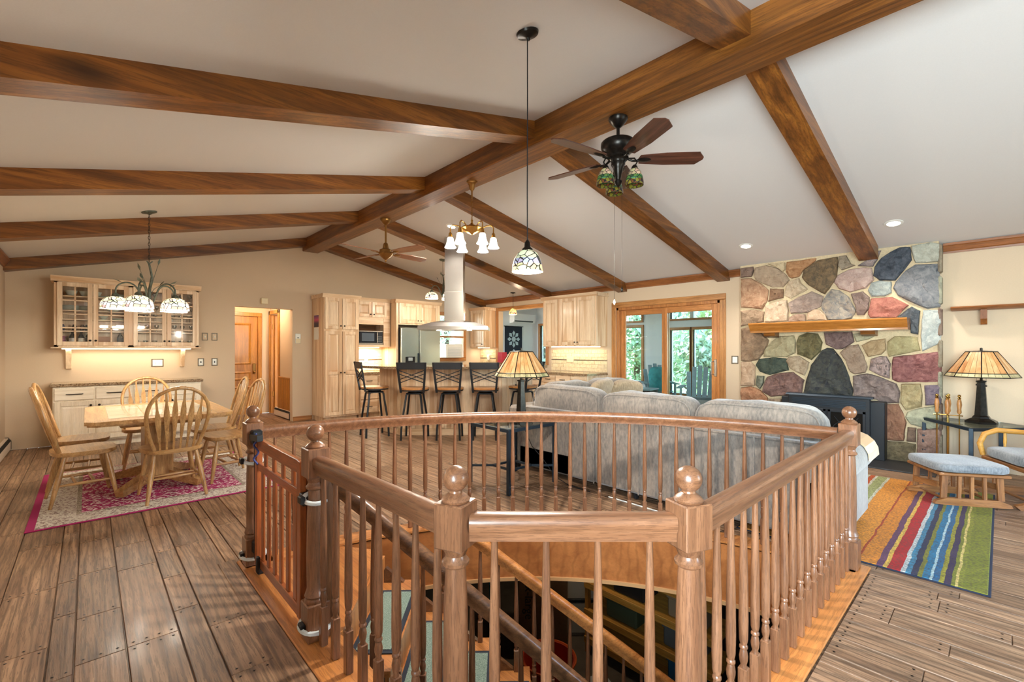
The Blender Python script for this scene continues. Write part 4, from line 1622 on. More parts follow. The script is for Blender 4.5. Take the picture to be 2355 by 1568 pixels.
col = t.ramp(a, [(.36, S(40, 34, 30)), (.47, S(126, 96, 66)), (.55, S(186, 164, 134)), (.66, S(70, 60, 54))])
col = t.mix(t.math('MULTIPLY', b, .5), col, S(150, 120, 90))
t.l(col, t.b.inputs['Base Color'])
t.set(Roughness=.12)
GRAN = t.m

# ---------------------------------------------------------------- hutch: base and glazed wall cabinet
HB_ = thing('hutch_base_cabinet', 'long pale hickory buffet base cabinet below the glazed cabinet', 'cabinet', (0, 0, 0))
FY = 8.38
m = MB()
m.rbox(-.34, 1.27, FY, YW, .09, .835, .004)
m.box(-.31, 1.24, FY + .06, YW, 0, .09)
obj('carcass', m, HICKW['z'], HB_)
for i in range(4):
    x0 = -.325 + i * .40
    drawer(HB_, x0, x0 + .385, .655, .815, FY, HICKW, .16)
    cab_door(HB_, x0, x0 + .385, .11, .635, FY, HICKW, x0 + (.35 if i % 2 == 0 else .035), .58)
m = MB()
m.rbox(-.365, 1.295, FY - .03, YW, .835, .875, .006)
tag(obj('hutch_countertop', m, GRAN), 'speckled granite slab on the buffet base cabinet', 'countertop')
HU = thing('hutch_wall_cabinet', 'hickory wall cabinet with four glazed doors above the buffet', 'cabinet', (0, 0, 0))
UY = 8.57
Z0, Z1 = 1.36, 2.25
UX0, UX1 = -.335, 1.265
m = MB()
m.box(UX0, UX0 + .018, UY, YW, Z0, Z1)
m.box(UX1 - .018, UX1, UY, YW, Z0, Z1)
m.box(.43, .47, UY, YW, Z0, Z1)
m.box(UX0, UX1, YW - .012, YW, Z0, Z1)
m.box(UX0, UX1, UY, YW, Z0, Z0 + .02)
m.box(UX0, UX1, UY, YW, Z1 - .02, Z1)
m.rbox(UX0, UX0 + .045, UY - .018, UY, Z0, Z1, .002)
m.rbox(UX1 - .045, UX1, UY - .018, UY, Z0, Z1, .002)
m.rbox(.415, .485, UY - .018, UY, Z0, Z1, .002)
m.rbox(UX0, UX1, UY - .018, UY, Z0, Z0 + .03, .002)
m.rbox(UX0, UX1, UY - .018, UY, Z1 - .03, Z1, .002)
obj('carcass', m, HICK['z'], HU)
shz = [Z0 + .02, 1.60, 1.80, 2.02]
shz = [1.38, 1.585, 1.745, 1.865, 2.06]
for z in shz[1:]:
    for (a, b) in ((UX0 + .02, .43), (.47, UX1 - .02)):
        m = MB()
        m.rbox(a, b, UY + .03, YW - .012, z - .016, z, .002)
        obj('shelf', m, HICK['x'], HU)
crown(HU, UX0, UX1, UY - .018, Z1 + .03, HICK, .34)
m = MB()
m.rbox(UX0 - .03, UX1 + .03, UY - .035, YW, Z0 - .018, Z0, .004)
obj('light_rail', m, HICK['x'], HU)
PANE = NT('cabinet_glass')
tr = PANE.new('BsdfTransparent')
gl = PANE.new('BsdfGlossy')
gl.inputs['Roughness'].default_value = .03
mx = PANE.new('MixShader')
mx.inputs[0].default_value = .045
PANE.l(tr.outputs[0], mx.inputs[1])
PANE.l(gl.outputs[0], mx.inputs[2])
PANE.l(mx.outputs[0], PANE.n['Material Output'].inputs['Surface'])
PANE = PANE.m
for i, (a, b) in enumerate(((UX0 + .03, .045), (.05, .425), (.475, .86), (.865, UX1 - .03))):
    y = UY - .018
    st = .052
    m = MB()
    m.rbox(a, a + st, y - .02, y, Z0 + .02, Z1 - .02, .003)
    m.rbox(b - st, b, y - .02, y, Z0 + .02, Z1 - .02, .003)
    m.rbox(a + st, b - st, y - .02, y, Z0 + .02, Z0 + .075, .003)
    m.rbox(a + st, b - st, y - .02, y, Z1 - .075, Z1 - .02, .003)
    d_ = obj('glazed_door', m, HICK['z'], HU)
    c = (a + b) / 2
    m = MB()
    m.rbox(c - .009, c + .009, y - .017, y - .004, Z0 + .075, Z1 - .075, .002)
    for k in range(1, 4):
        zz = Z0 + .075 + (Z1 - Z0 - .15) * k / 4
        m.rbox(a + st, b - st, y - .017, y - .004, zz - .008, zz + .008, .002)
    obj('muntin', m, HICK['x'], d_)
    for cx0, cx1 in ((a + st, c - .009), (c + .009, b - st)):
        for k in range(4):
            zz = Z0 + .075 + (Z1 - Z0 - .15) * k / 4
            m = MB()
            m.box(cx0, cx1, y - .010, y - .007, zz + .008, zz + (Z1 - Z0 - .15) / 4 - .008)
            obj('pane', m, PANE, d_, smooth=None)
    knob(d_, b - .026 if i % 2 == 0 else a + .026, y - .02, Z0 + .09)
for k, x in enumerate((-.20, 1.09)):
    m = MB()
    m.prism([(YW, Z0 - .02), (8.73, Z0 - .02), (8.74, Z0 - .06), (8.80, Z0 - .14), (8.84, Z0 - .30), (YW, Z0 - .31)], x - .028, x + .028, 'x')
    tag(obj('corbel', m, HICK['z'], smooth=30), ['left', 'right'][k] + ' curved hickory corbel under the glazed cabinet', 'corbel', 'corbels under the hutch')
# dishes
POR = pbr('ivory_porcelain', S(214, 220, 206), .15, coat=.4)
GLS = NT('drinking_glass')
tr = GLS.new('BsdfTransparent')
tr.inputs['Color'].default_value = (.86, .9, .9, 1)
gl = GLS.new('BsdfGlossy')
gl.inputs['Roughness'].default_value = .05
mx = GLS.new('MixShader')
mx.inputs[0].default_value = .28
GLS.l(tr.outputs[0], mx.inputs[1])
GLS.l(gl.outputs[0], mx.inputs[2])
GLS.l(mx.outputs[0], GLS.n['Material Output'].inputs['Surface'])
GLS = GLS.m
def lone(name, prof, x, y, z, mat, label, cat, group=None, n=16):
    m_ = MB()
    m_.lathe(prof, (0, 0, 0), n)
    o_ = tag(obj(name, m_, mat, smooth=50), label, cat, group)
    o_.location = (x, y, z + .001)
    return o_
YD = 8.72
bowl = [(.025, 0), (.045, .02), (.062, .06), (.066, .075), (.060, .073), (.04, .025), (.0005, .012)]
for i, x in enumerate((-.17, -.03, .08)):
    lone('mug', bowl, x, YD, shz[4], POR, ['leftmost', 'middle', 'rightmost'][i] + ' ivory cup on the top shelf of the hutch, left section', 'cup', 'cups on the hutch top shelf')
plate_ = [(.04, 0), (.075, .006), (.095, .014), (.093, .017), (.07, .010), (.0005, .006)]
for st, (x, z, cnt, la) in enumerate(((-.18, shz[3], 6, 'first stack on the left'), (.00, shz[3], 6, 'second stack on the left'), (.34, shz[4], 5, 'stack on the top shelf'), (.33, shz[2], 2, 'small stack beside the teapot'))):
    for k in range(cnt):
        lone('plate', plate_, x, YD, z + k * .010, POR, 'ivory plate in the hutch, %s from the bottom of %s' % (['first', 'second', 'third', 'fourth', 'fifth', 'sixth'][k], la), 'plate', 'plates in the hutch', 20)
lone('serving_bowl', [(.04, 0), (.07, .02), (.09, .07), (.095, .10), (.088, .098), (.06, .03), (.0005, .015)], .27, YD, shz[3], POR, 'large ivory serving bowl in the second hutch section', 'bowl', None, 20)
lone('platter', [(.05, 0), (.09, .008), (.12, .016), (.118, .019), (.09, .012), (.0005, .008)], .15, YD + .02, shz[4], POR, 'single wide ivory platter on the hutch top shelf', 'platter', None, 20)
lone('sauce_boat', [(.02, 0), (.035, .008), (.025, .02), (.05, .045), (.055, .06), (.048, .058), (.02, .03), (.0005, .025)], .16, YD, shz[2], POR, 'footed ivory sauce boat on the hutch middle shelf', 'sauce boat')
bott = [(.034, 0), (.036, .01), (.036, .12), (.028, .145), (.012, .165), (.012, .20), (.015, .202), (.015, .212), (.0005, .213)]
for i, (x, cc, la) in enumerate(((-.16, S(34, 40, 38), 'dark bottle with white label, hutch bottom shelf'), (-.07, S(40, 44, 46), 'clear liquor bottle with cream label, hutch bottom shelf'), (.005, S(24, 22, 22), 'slim black bottle on hutch bottom shelf'), (.34, S(40, 30, 28), 'stout black bottle in second hutch section'))):
    bt = thing('bottle', la, 'bottle', (x, YD, shz[0] + .001), 0, 'bottles in the hutch')
    m = MB()
    m.lathe(bott, (0, 0, 0), 14)
    obj('bottle_body', m, pbr('bottle_%d' % i, cc, .1), bt, smooth=50)
    m = MB()
    m.lathe([(.0365, .03), (.0368, .03), (.0368, .105), (.0365, .105)], (0, 0, 0), 14)
    obj('bottle_label', m, pbr('label_%d' % i, [S(226, 222, 212), S(214, 206, 190), S(60, 50, 44), S(80, 80, 82)][i], .6), bt)
m = MB()
m.lathe([(.03, 0), (.045, .05), (.035, .10), (.05, .13), (.045, .128), (.0005, .02)], (0, 0, 0), 14)
o = tag(obj('vase', m, pbr('red_blue_vase', S(150, 90, 110), .3, noise=.6, nscale=40), smooth=50), 'small red and blue vase at left of the hutch bottom shelf', 'vase')
o.location = (-.265, YD, shz[0] + .001)
for i, x in enumerate((-.26, -.14, -.06, -.01)):
    lone('jar', [(.022, 0), (.026, .01), (.026, .06), (.018, .075), (.019, .085), (.0005, .086)], x, YD, shz[1], pbr('jar_%d' % i, [S(60, 64, 90), S(30, 26, 24), S(70, 34, 28), S(28, 26, 26)][i], .3), ['blue', 'black', 'red brown', 'dark grey'][i] + ' small jar on the second hutch shelf', 'jar')
m = MB()
m.rbox(.10, .24, 8.66, 8.78, shz[0] + .001, shz[0] + .13, .003)
tag(obj('gift_box', m, pbr('tan_box', S(150, 96, 64), .6)), 'tan printed carton on the hutch bottom shelf', 'box')
wine = [(.028, 0), (.028, .002), (.004, .006), (.004, .06), (.02, .075), (.032, .10), (.028, .13), (.027, .13), (.030, .10), (.018, .078), (.0005, .070)]
ORD = ['first', 'second', 'third', 'fourth', 'fifth', 'sixth', 'seventh']
for r, z in enumerate(shz):
    for k in range(7):
        x = .52 + k * .108 + (.02 if r % 2 else 0)
        if .83 < x < .89: continue
        if r == 0:
            prof = [(.02, 0), (.026, .004), (.03, .08), (.028, .08), (.024, .006), (.0005, .006)]
        else:
            prof = [(a_, b_ * .85) for a_, b_ in wine]
        lone('wine_glass' if r else 'tumbler', prof, x, YD + .05 * (k % 2) - .02, z, GLS, ('clear stemmed wine glass, %s from left, on the %s shelf of the right hutch section' % (ORD[k], ['', 'second', 'third', 'fourth', 'top'][r]) if r else 'clear tumbler, %s from left, on the bottom shelf of the right hutch section' % ORD[k]), 'glass', 'wine glasses in the hutch' if r else 'tumblers in the hutch', 12)
# ---------------------------------------------------------------- sectional sofa
def chenille(name, c1, c2, sc=60):
    t_ = NT(name)
    v_ = t_.coords((1, 1, .35), rnd=False)
    a_ = t_.noise(v_, sc, 3, .6)
    b_ = t_.noise(v_, 6, 2, .5)
    col_ = t_.ramp(t_.math('ADD', t_.math('MULTIPLY', a_, .6), t_.math('MULTIPLY', b_, .4)), [(.38, c1), (.62, c2)])
    t_.l(col_, t_.b.inputs['Base Color'])
    t_.set(Roughness=.92)
    t_.b.inputs['Sheen Weight'].default_value = .35
    t_.bump(a_, .35, .006)
    return t_.m
SOFM = chenille('sofa_chenille', S(104, 96, 90), S(144, 131, 119))
SOFA = thing('sectional_sofa', 'taupe chenille sectional sofa with its back to the stair railing', 'sofa', (0, 0, .012))
cuts = [.74, 1.66, 2.60, 3.62]
for a, b in zip(cuts, cuts[1:]):
    m = MB()
    m.rbox(3.475, 3.66, a + .002, b - .002, .06, .70, .02)
    o = obj('back_panel', m, SOFM, SOFA, smooth=40)
    m = MB()
    for yy in (a + .004, (a + b) / 2):
        m.tube([(3.472, yy, .06), (3.472, yy, .69)], .006, 6)
    m.tube([(3.478, a + .01, .692), (3.478, b - .01, .692)], .006, 6)
    obj('piping', m, SOFM, o)
m = MB()
m.rbox(3.66, 4.46, .95, 3.62, .06, .28, .02)
m.rbox(3.475, 5.5, 2.86, 3.62, .06, .28, .02)
obj('seat_base', m, SOFM, SOFA)
m = MB()
m.rbox(3.66, 5.5, 3.62, 3.80, .06, .70, .03)
m.rbox(3.475, 3.66, 3.62, 3.80, .06, .69, .03)
obj('side_back', m, SOFM, SOFA)
for (a, b, sd) in ((.95, 1.90, 0), (1.90, 2.86, 3)):
    m = MB()
    m.cushion((4.08, (a + b) / 2, .37), (.42, (b - a) / 2, .10), .35, wr=.01, seed=sd)
    obj('seat_cushion', m, SOFM, SOFA, smooth=80)
m = MB()
m.cushion((4.75, 3.22, .37), (.72, .40, .10), .35, wr=.01, seed=9)
obj('seat_cushion', m, SOFM, SOFA, smooth=80)
for (a, b, zt, sd) in ((.80, 1.69, .915, 1), (1.70, 2.61, .915, 2), (2.62, 3.52, .925, 4)):
    m = MB()
    m.cushion((3.70, (a + b) / 2, zt - .25), (.14, (b - a) / 2 + .01, .26), .42, 40, 20, wr=.03, seed=sd * 3.3)
    o = obj('back_cushion', m, SOFM, SOFA, smooth=80)
    o.rotation_euler = (0, 0, 0)
    m = MB()
    pts = []
    for q in range(40):
        an = 2 * PI * q / 40
        cy, cz = math.cos(an), math.sin(an)
        pts.append((3.575, (a + b) / 2 + math.copysign(abs(cy) ** .35, cy) * ((b - a) / 2 - .02), zt - .25 + math.copysign(abs(cz) ** .35, cz) * .235))
    m.tube(pts, .006, 6, True)
    obj('cushion_piping', m, SOFM, o, smooth=60)
for (a, b, sd) in ((3.84, 4.62, 5), (4.64, 5.44, 6)):
    m = MB()
    m.cushion(((a + b) / 2, 3.56, .67), ((b - a) / 2 + .01, .13, .27), .42, 36, 18, wr=.03, seed=sd * 2.7)
    obj('back_cushion', m, SOFM, SOFA, smooth=80)
m = MB()
m.rbox(3.475, 4.44, .70, .95, .06, .47, .03)
o = obj('arm', m, SOFM, SOFA)
m = MB()
m.lathe([(.0005, 0), (.10, .004), (.128, .02), (.13, .05), (.13, .92), (.128, .955), (.10, .968), (.0005, .972)], (3.475, .79, .52), 28, 'x')
obj('arm_roll', m, SOFM, SOFA, smooth=50)
m = MB()
m.rbox(5.30, 5.52, 2.80, 3.80, .06, .56, .06)
obj('arm', m, SOFM, SOFA)
for x, y in ((3.55, .80), (3.55, 3.7), (4.35, .8), (5.4, 2.95), (5.4, 3.7), (3.55, 2.2)):
    m = MB()
    m.lathe([(.022, 0), (.03, .065)], (x, y, 0), 10)
    obj('foot', m, BLACK, SOFA)
TRAY = thing('sofa_arm_tray', 'pale wooden slatted tray draped over the sofa arm', 'tray', (0, 0, 0))
ap = [(R_(a), .139) for a in range(-25, 206, 21)]
for (a0, r0), (a1, r1) in zip(ap, ap[1:]):
    m = MB()
    P = [( .79 + r * math.cos(a), .532 + r * math.sin(a)) for a, r in ((a0, r0), (a1, r1), (a1, r1 + .012), (a0, r0 + .012))]
    m.prism(P, 4.14, 4.47, 'x')
    obj('tray_slat', m, HICK['x'], TRAY, smooth=None)
PIL = chenille('pillow_tan', S(140, 118, 92), S(178, 154, 124))
for i, (x, y, z, rx, rz, la) in enumerate(((4.72, 3.44, .72, .25, .15, 'tan throw pillow leaning on the far sofa cushions, left one'), (5.12, 3.36, .70, .35, -.35, 'tan throw pillow at the far corner of the sofa, right one'))):
    m = MB()
    m.cushion((0, 0, 0), (.26, .075, .24), .55, 32, 16, wr=.02, seed=i * 4)
    o = tag(obj('throw_pillow', m, PIL, smooth=80), la, 'pillow', 'tan throw pillows')
    o.location = (x, y, z)
    o.rotation_euler = (rx, 0, rz)

# ---------------------------------------------------------------- striped rug
RY_ = 2.3
t = NT('striped_rug')
tc = t.new('TexCoord')
sx = t.new('SeparateXYZ')
t.l(tc.outputs['Object'], sx.inputs[0])
wob = t.noise(t.coords((.8, .5, 1), rnd=False), 5, 3, .6)
pos = t.math('DIVIDE', t.math('ADD', sx.outputs['Y'], t.math('MULTIPLY', t.math('SUBTRACT', wob, .5), .035)), 1.05)
st = [(0, S(120, 124, 30)), (.10, S(132, 134, 38)), (.118, S(214, 190, 110)), (.130, S(122, 126, 34)), (.145, S(52, 38, 72)), (.175, S(150, 142, 40)), (.195, S(30, 96, 138)), (.222, S(170, 196, 200)), (.232, S(28, 112, 150)), (.262, S(124, 122, 40)),
      (.285, S(30, 40, 72)), (.312, S(60, 126, 156)), (.335, S(196, 200, 196)), (.352, S(176, 28, 30)), (.412, S(220, 176, 76)), (.432, S(104, 62, 92)), (.462, S(214, 132, 38)), (.545, S(168, 66, 26)), (.555, S(226, 146, 46)), (.70, S(206, 204, 180)),
      (.72, S(164, 170, 110)), (.79, S(214, 208, 186)), (.81, S(196, 84, 30)), (.85, S(214, 206, 180)), (.875, S(224, 150, 54))]
rp_ = t.ramp(pos, st, 'CONSTANT')
nn = t.noise(t.coords(rnd=False), 70, 3)
t.l(t.mix(t.ramp(nn, [(.35, (.65, .65, .65, 1)), (.65, (.05, .05, .05, 1))]), rp_, (.06, .04, .03, 1)), t.b.inputs['Base Color'])
t.set(Roughness=.97)
t.bump(nn, .6, .008)
SRUG = thing('striped_rug', 'shaggy multicoloured striped area rug beside the stair railing', 'rug', (3.53, .035, 0))
m = MB()
m.rbox(.012, 2.49, .012, 1.3, .0, .011, .004)
obj('rug_pile', m, t.m, SRUG)
m = MB()
m.rbox(0, 2.5, 0, 1.31, 0, .007, .003)
obj('binding', m, pbr('navy_binding', S(28, 36, 56), .9), SRUG)

# ---------------------------------------------------------------- metal and glass tables, mission lamps
TGL = NT('table_glass')
tr = TGL.new('BsdfTransparent')
tr.inputs['Color'].default_value = (.80, .88, .86, 1)
gl = TGL.new('BsdfGlossy')
gl.inputs['Roughness'].default_value = .03
mx = TGL.new('MixShader')
mx.inputs[0].default_value = .35
TGL.l(tr.outputs[0], mx.inputs[1])
TGL.l(gl.outputs[0], mx.inputs[2])
TGL.l(mx.outputs[0], TGL.n['Material Output'].inputs['Surface'])
TGL = TGL.m
def glass_table(label, poly, z, shelf=True):
    t_ = thing('glass_side_table', label, 'table', (0, 0, 0), 0, 'steel and glass side tables')
    n_ = len(poly)
    for i in range(n_):
        m_ = MB()
        a_, b_ = poly[i], poly[(i + 1) % n_]
        m_.bar((a_[0], a_[1], z - .015), (b_[0], b_[1], z - .015), .03, .03)
        obj('frame_rail', m_, TEALBLK, t_, smooth=None)
        m_ = MB()
        m_.rbox(a_[0] - .017, a_[0] + .017, a_[1] - .017, a_[1] + .017, 0.0, z - .002, .003)
        obj('leg', m_, TEALBLK, t_)
    m_ = MB()
    m_.prism(poly, z - .004, z + .004)
    obj('glass_top', m_, TGL, t_, smooth=None)
    if shelf:
        c = Vector((sum(p[0] for p in poly) / n_, sum(p[1] for p in poly) / n_, .17))
        m_ = MB()
        mids = []
        for p in poly:
            q = Vector((p[0], p[1], .17))
            k_ = q.lerp(c, .55)
            mids.append(k_)
            m_.bar(q, k_, .02, .02)
        for i in range(n_):
            m_.bar(mids[i], mids[(i + 1) % n_], .02, .02)
        obj('cross_stretcher', m_, TEALBLK, t_, smooth=None)
    return t_
glass_table('steel and glass end table at the left end of the sofa', [(2.80, 3.05), (3.42, 3.05), (3.42, 3.62), (2.80, 3.62)], .60)
glass_table('steel and glass corner table right of the stone chimney', [(6.38, .20), (6.90, -.25), (7.13, .0), (7.13, .52), (7.03, .60)], .55, False)
def art_glass(name, c1, c2, c3, emit=0.0, sc=10):
    t_ = NT(name)
    v_ = t_.coords((1, 1, .25), rnd=True)
    a_ = t_.noise(v_, 7, 3, .6, .6)
    col_ = t_.ramp(a_, [(.3, c1), (.5, c2), (.7, c3)])
    t_.l(col_, t_.b.inputs['Base Color'])
    t_.set(Roughness=.25)
    if emit:
        t_.l(col_, t_.b.inputs['Emission Color'])
        t_.b.inputs['Emission Strength'].default_value = emit
    return t_.m
MICA = art_glass('amber_art_glass', S(168, 110, 60), S(200, 150, 98), S(222, 184, 136))
BAND = art_glass('green_band_glass', S(120, 124, 84), S(178, 166, 124), S(206, 190, 150))
def mission_lamp(label, loc, rz):
    L_ = thing('mission_table_lamp', label, 'lamp', loc, rz, 'mission style table lamps')
    m_ = MB()
    k = math.sqrt(.5)
    m_.lathe([(.135, 0), (.135, .02), (.11, .035), (.075, .05), (.07, .065), (.058, .075)], (0, 0, 0), 6, 'z', R_(30))
    obj('lamp_foot', m_, BRONZE, L_, smooth=None)
    m_ = MB()
    m_.lathe([(.056, .075), (.034, .40), (.045, .405), (.045, .415), (.012, .42), (.012, .69), (.02, .695), (.012, .71), (.012, .735), (.0005, .74)], (0, 0, 0), 6, 'z', R_(30))
    obj('lamp_column', m_, BRONZE, L_, smooth=None)
    z0, z1, zb = .455, .70, .445
    r0, r1 = .285, .118
    def cp(i, r, z):
        a_ = R_(45 + 90 * i)
        return Vector((r * math.cos(a_) * 1.0, r * math.sin(a_) * 1.0, z))
    sh = MB()
    sides = []
    def ring_pt(side, f, q):              # four sloping sides with clipped corners -> 8 facets
        pass
    N8 = [(22.5 + 45 * i) for i in range(8)]
    def p8(i, q):
        r = r0 + (r1 - r0) * q
        wide = 1.0
        a_ = R_(N8[i % 8])
        x_, y_ = math.cos(a_), math.sin(a_)
        return Vector((x_ * r, y_ * r, z0 + (z1 - z0) * q))
    shade = None
    for i in range(8):
        n_ = 4
        for j in range(n_):
            a0_, a1_ = p8(i, .15).lerp(p8(i + 1, .15), j / n_), p8(i, .15).lerp(p8(i + 1, .15), (j + 1) / n_)
            b0_, b1_ = p8(i, 1).lerp(p8(i + 1, 1), j / n_), p8(i, 1).lerp(p8(i + 1, 1), (j + 1) / n_)
            m_ = MB()
            g = .04
            q0, q1 = a0_.lerp(a1_, g), a1_.lerp(a0_, g)
            s0, s1 = b0_.lerp(b1_, g), b1_.lerp(b0_, g)
            inn = Vector((-(a0_.x + a1_.x) / 2, -(a0_.y + a1_.y) / 2, 0)).normalized() * .004
            m_.add([q0, q1, s1, s0, q0 + inn, q1 + inn, s1 + inn, s0 + inn], [(0, 1, 2, 3), (7, 6, 5, 4), (0, 4, 5, 1), (1, 5, 6, 2), (2, 6, 7, 3), (3, 7, 4, 0)])
            obj('glass_panel', m_, MICA, L_, smooth=None)
            c0_, c1_ = p8(i, 0).lerp(p8(i + 1, 0), j / n_), p8(i, 0).lerp(p8(i + 1, 0), (j + 1) / n_)
            m_ = MB()
            q0, q1, s0, s1 = c0_.lerp(c1_, g), c1_.lerp(c0_, g), a0_.lerp(a1_, g), a1_.lerp(a0_, g)
            s0, s1 = s0.lerp(q0, .06), s1.lerp(q1, .06)
            m_.add([q0, q1, s1, s0, q0 + inn, q1 + inn, s1 + inn, s0 + inn], [(0, 1, 2, 3), (7, 6, 5, 4), (0, 4, 5, 1), (1, 5, 6, 2), (2, 6, 7, 3), (3, 7, 4, 0)])
            obj('band_panel', m_, BAND, L_, smooth=None)
    m_ = MB()
    for i in range(8):
        m_.tube([p8(i, 0), p8(i, 1)], .0045, 6)
    for q in (0, .15, 1):
        m_.tube([p8(i, q) for i in range(8)], .0045, 6, True)
    obj('lead_caming', m_, BRONZE, L_)
    m_ = MB()
    m_.lathe([(.124, .697), (.118, .705), (.02, .712), (.0005, .714)], (0, 0, 0), 8, 'z', R_(22.5))
    obj('shade_cap', m_, BRONZE, L_, smooth=None)
    for x in (-.09, .09):
        m_ = MB()
        m_.tube([(x, 0, .50), (x, 0, .375)], .0015, 5)
        m_.ball((x, 0, .37), .009, 8)
        obj('pull_chain', m_, BRONZE, L_)
    return L_
mission_lamp('art glass table lamp on the end table by the sofa, before the stools', (3.20, 3.30, .605), R_(10))
lp_ = mission_lamp('art glass table lamp on the corner table below the wall shelf', (6.87, .14, .555), R_(24))
lp_.scale = (1, 1, 1.07)
m = MB()
m.tube([(3.25, 3.36, .606), (3.34, 3.55, .58), (3.455, 3.50, .45), (3.455, 3.40, .30), (3.455, 3.25, .20), (3.44, 3.05, .05), (3.44, 2.9, .006), (3.41, 2.6, .006)], .004, 6)
tag(obj('lamp_cord', m, BLACK), 'black lamp cord hanging down behind the sofa', 'cord')
m = MB()
m.tube([(3.42, 2.4, .006), (3.41, 2.0, .006), (3.39, 1.75, .006), (3.42, 1.5, .006)], .006, 6)
tag(obj('power_cord', m, WHITE), 'white power cord on the floor along the sofa back', 'cord')

# ---------------------------------------------------------------- fireplace tools
FT = thing('fireplace_tools', 'brass and wood fireplace tool set standing by the chimney', 'tool set', (6.99, .40, 0))
m = MB()
m.lathe([(.10, 0), (.10, .012), (.03, .03), (.01, .04), (.01, .60), (.0005, .61)], (0, 0, 0), 16)
m.tube([(-.12, 0, .60), (.12, 0, .60)], .006, 6)
m.tube([(0, -.12, .60), (0, .12, .60)], .006, 6)
obj('tool_stand', m, BRASS, FT)
for i, (x, y) in enumerate(((-.10, 0), (0, -.09), (.09, 0), (0, .09))):
    m = MB()
    m.tube([(x, y, .06), (x, y, .62)], .006, 8)
    o = obj('tool_shaft', m, BRASS, FT)
    m = MB()
    m.lathe([(.012, .62), (.02, .64), (.016, .67), (.022, .72), (.018, .76), (.012, .78)], (x, y, 0), 12)
    obj('tool_handle', m, TRIM['z'], o)
    m = MB()
    m.lathe([(.012, .78), (.016, .79), (.011, .80)], (x, y, 0), 12)
    m.ball((x, y, .815), .016, 10)
    obj('handle_knob', m, BRASS, o)
    m = MB()
    m.rbox(x - .045, x + .045, y - .012, y + .012, .045, .13, .01)
    obj('tool_head', m, BLACK, o)

# ---------------------------------------------------------------- glider ottoman and chair
GREYF = chenille('glider_cushion', S(88, 90, 94), S(132, 132, 132), 90)
OTW = {a: wood('glider_oak_' + a, S(110, 66, 34), S(168, 112, 64), a.upper(), 1.8, .35, .06, .2, 0, .12) for a in 'xyz'}
OT = thing('glider_ottoman', 'oak glider ottoman with grey cushion on the striped rug', 'ottoman', (5.60, .27, .012), R_(-57))
m = MB()
m.cushion((0, 0, .315), (.27, .25, .04), .38, 36, 12, wr=.008, seed=2)
obj('cushion', m, GREYF, OT, smooth=80)
m = MB()
m.tube([(math.copysign(abs(math.cos(a)) ** .38, math.cos(a)) * .262, math.copysign(abs(math.sin(a)) ** .38, math.sin(a)) * .242, .302) for a in [2 * PI * q / 40 for q in range(40)]], .006, 6, True)
obj('cushion_piping', m, GREYF, OT, smooth=60)
m = MB()
m.rbox(-.25, .25, -.23, .23, .25, .275, .006)
obj('seat_frame', m, OTW['x'], OT)
for sy in (-1, 1):
    y = sy * .19
    m = MB()
    pts = [(-.27, .005), (-.20, .0), (.20, .0), (.27, .005), (.26, .03), (.18, .06), (-.18, .06), (-.26, .03)]
    m.prism(pts, y - .02, y + .02, 'y')
    obj('base_runner', m, OTW['x'], OT, smooth=None)
    for x in (-.20, -.09, .0, .09, .20):
        m = MB()
        w = .022 if abs(x) > .15 else .012
        m.bar((x, y, .055), (x * .95, y, .255), w * 2, .018, (0, 1, 0))
        obj('side_slat', m, OTW['z'], OT, smooth=None)
for x in (-.17, .17):
    m = MB()
    m.tube([(x, -.19, .035), (x, .19, .035)], .011, 8)
    obj('cross_bar', m, OTW['y'], OT)
    m = MB()
    m.bar((x * 1.3, -.16, .16), (x * 1.3, .16, .12), .016, .05)
    obj('swing_arm', m, OTW['y'], OT, smooth=None)
GCH = thing('glider_chair', 'oak glider chair with grey cushion at right photo edge', 'chair', (6.03, -.27, .0), R_(28))
m = MB()
m.cushion((0, .02, .385), (.30, .28, .05), .38, 36, 12, wr=.01, seed=7)
obj('seat_cushion', m, GREYF, GCH, smooth=80)
m = MB()
m.rbox(-.30, .30, -.26, .29, .30, .335, .006)
obj('seat_frame', m, OTW['x'], GCH)
m = MB()
m.cushion((0, -.33, .75), (.27, .06, .36), .42, 30, 14, wr=.012, seed=3)
o = obj('back_cushion', m, GREYF, GCH, smooth=80)
for sx in (-1, 1):
    m = MB()
    x = sx * .33
    m.tube([(x, .26, .335), (x, .285, .44), (x, .25, .53), (x, .16, .57), (x, -.05, .56), (x, -.28, .55)], [.02, .022, .024, .024, .022, .02], 10)
    obj('bow_arm', m, PINE['y'], GCH, smooth=60)
    for y in (.10, -.06, -.2):
        m = MB()
        m.lathe([(.010, .33), (.013, .40), (.008, .43), (.013, .46), (.009, .555)], (x, y, 0), 10)
        obj('arm_spindle', m, PINE['z'], GCH, smooth=60)
    m = MB()
    m.prism([(-.33, .0), (.33, .0), (.36, .03), (.24, .07), (-.24, .07), (-.36, .03)], x * .8 - .022, x * .8 + .022, 'x')
    obj('base_runner', m, OTW['y'], GCH, smooth=None)
    for y in (-.2, .2):
        m = MB()
        m.bar((x * .8, y, .06), (x * .85, y * .9, .31), .05, .02, (1, 0, 0))
        obj('swing_post', m, OTW['z'], GCH, smooth=None)
for y in (-.2, .2):
    m = MB()
    m.tube([(-.27, y, .045), (.27, y, .045)], .012, 8)
    obj('cross_bar', m, OTW['x'], GCH)
for k in range(5):
    m = MB()
    x = -.22 + k * .11
    m.bar((x, -.25, .33), (x, -.42, 1.05), .045, .014, (0, 1, 0))
    obj('back_slat', m, OTW['z'], GCH, smooth=None)
m = MB()
m.bar((-.28, -.425, 1.06), (.28, -.425, 1.06), .03, .08)
obj('crest_rail', m, OTW['x'], GCH, smooth=None)
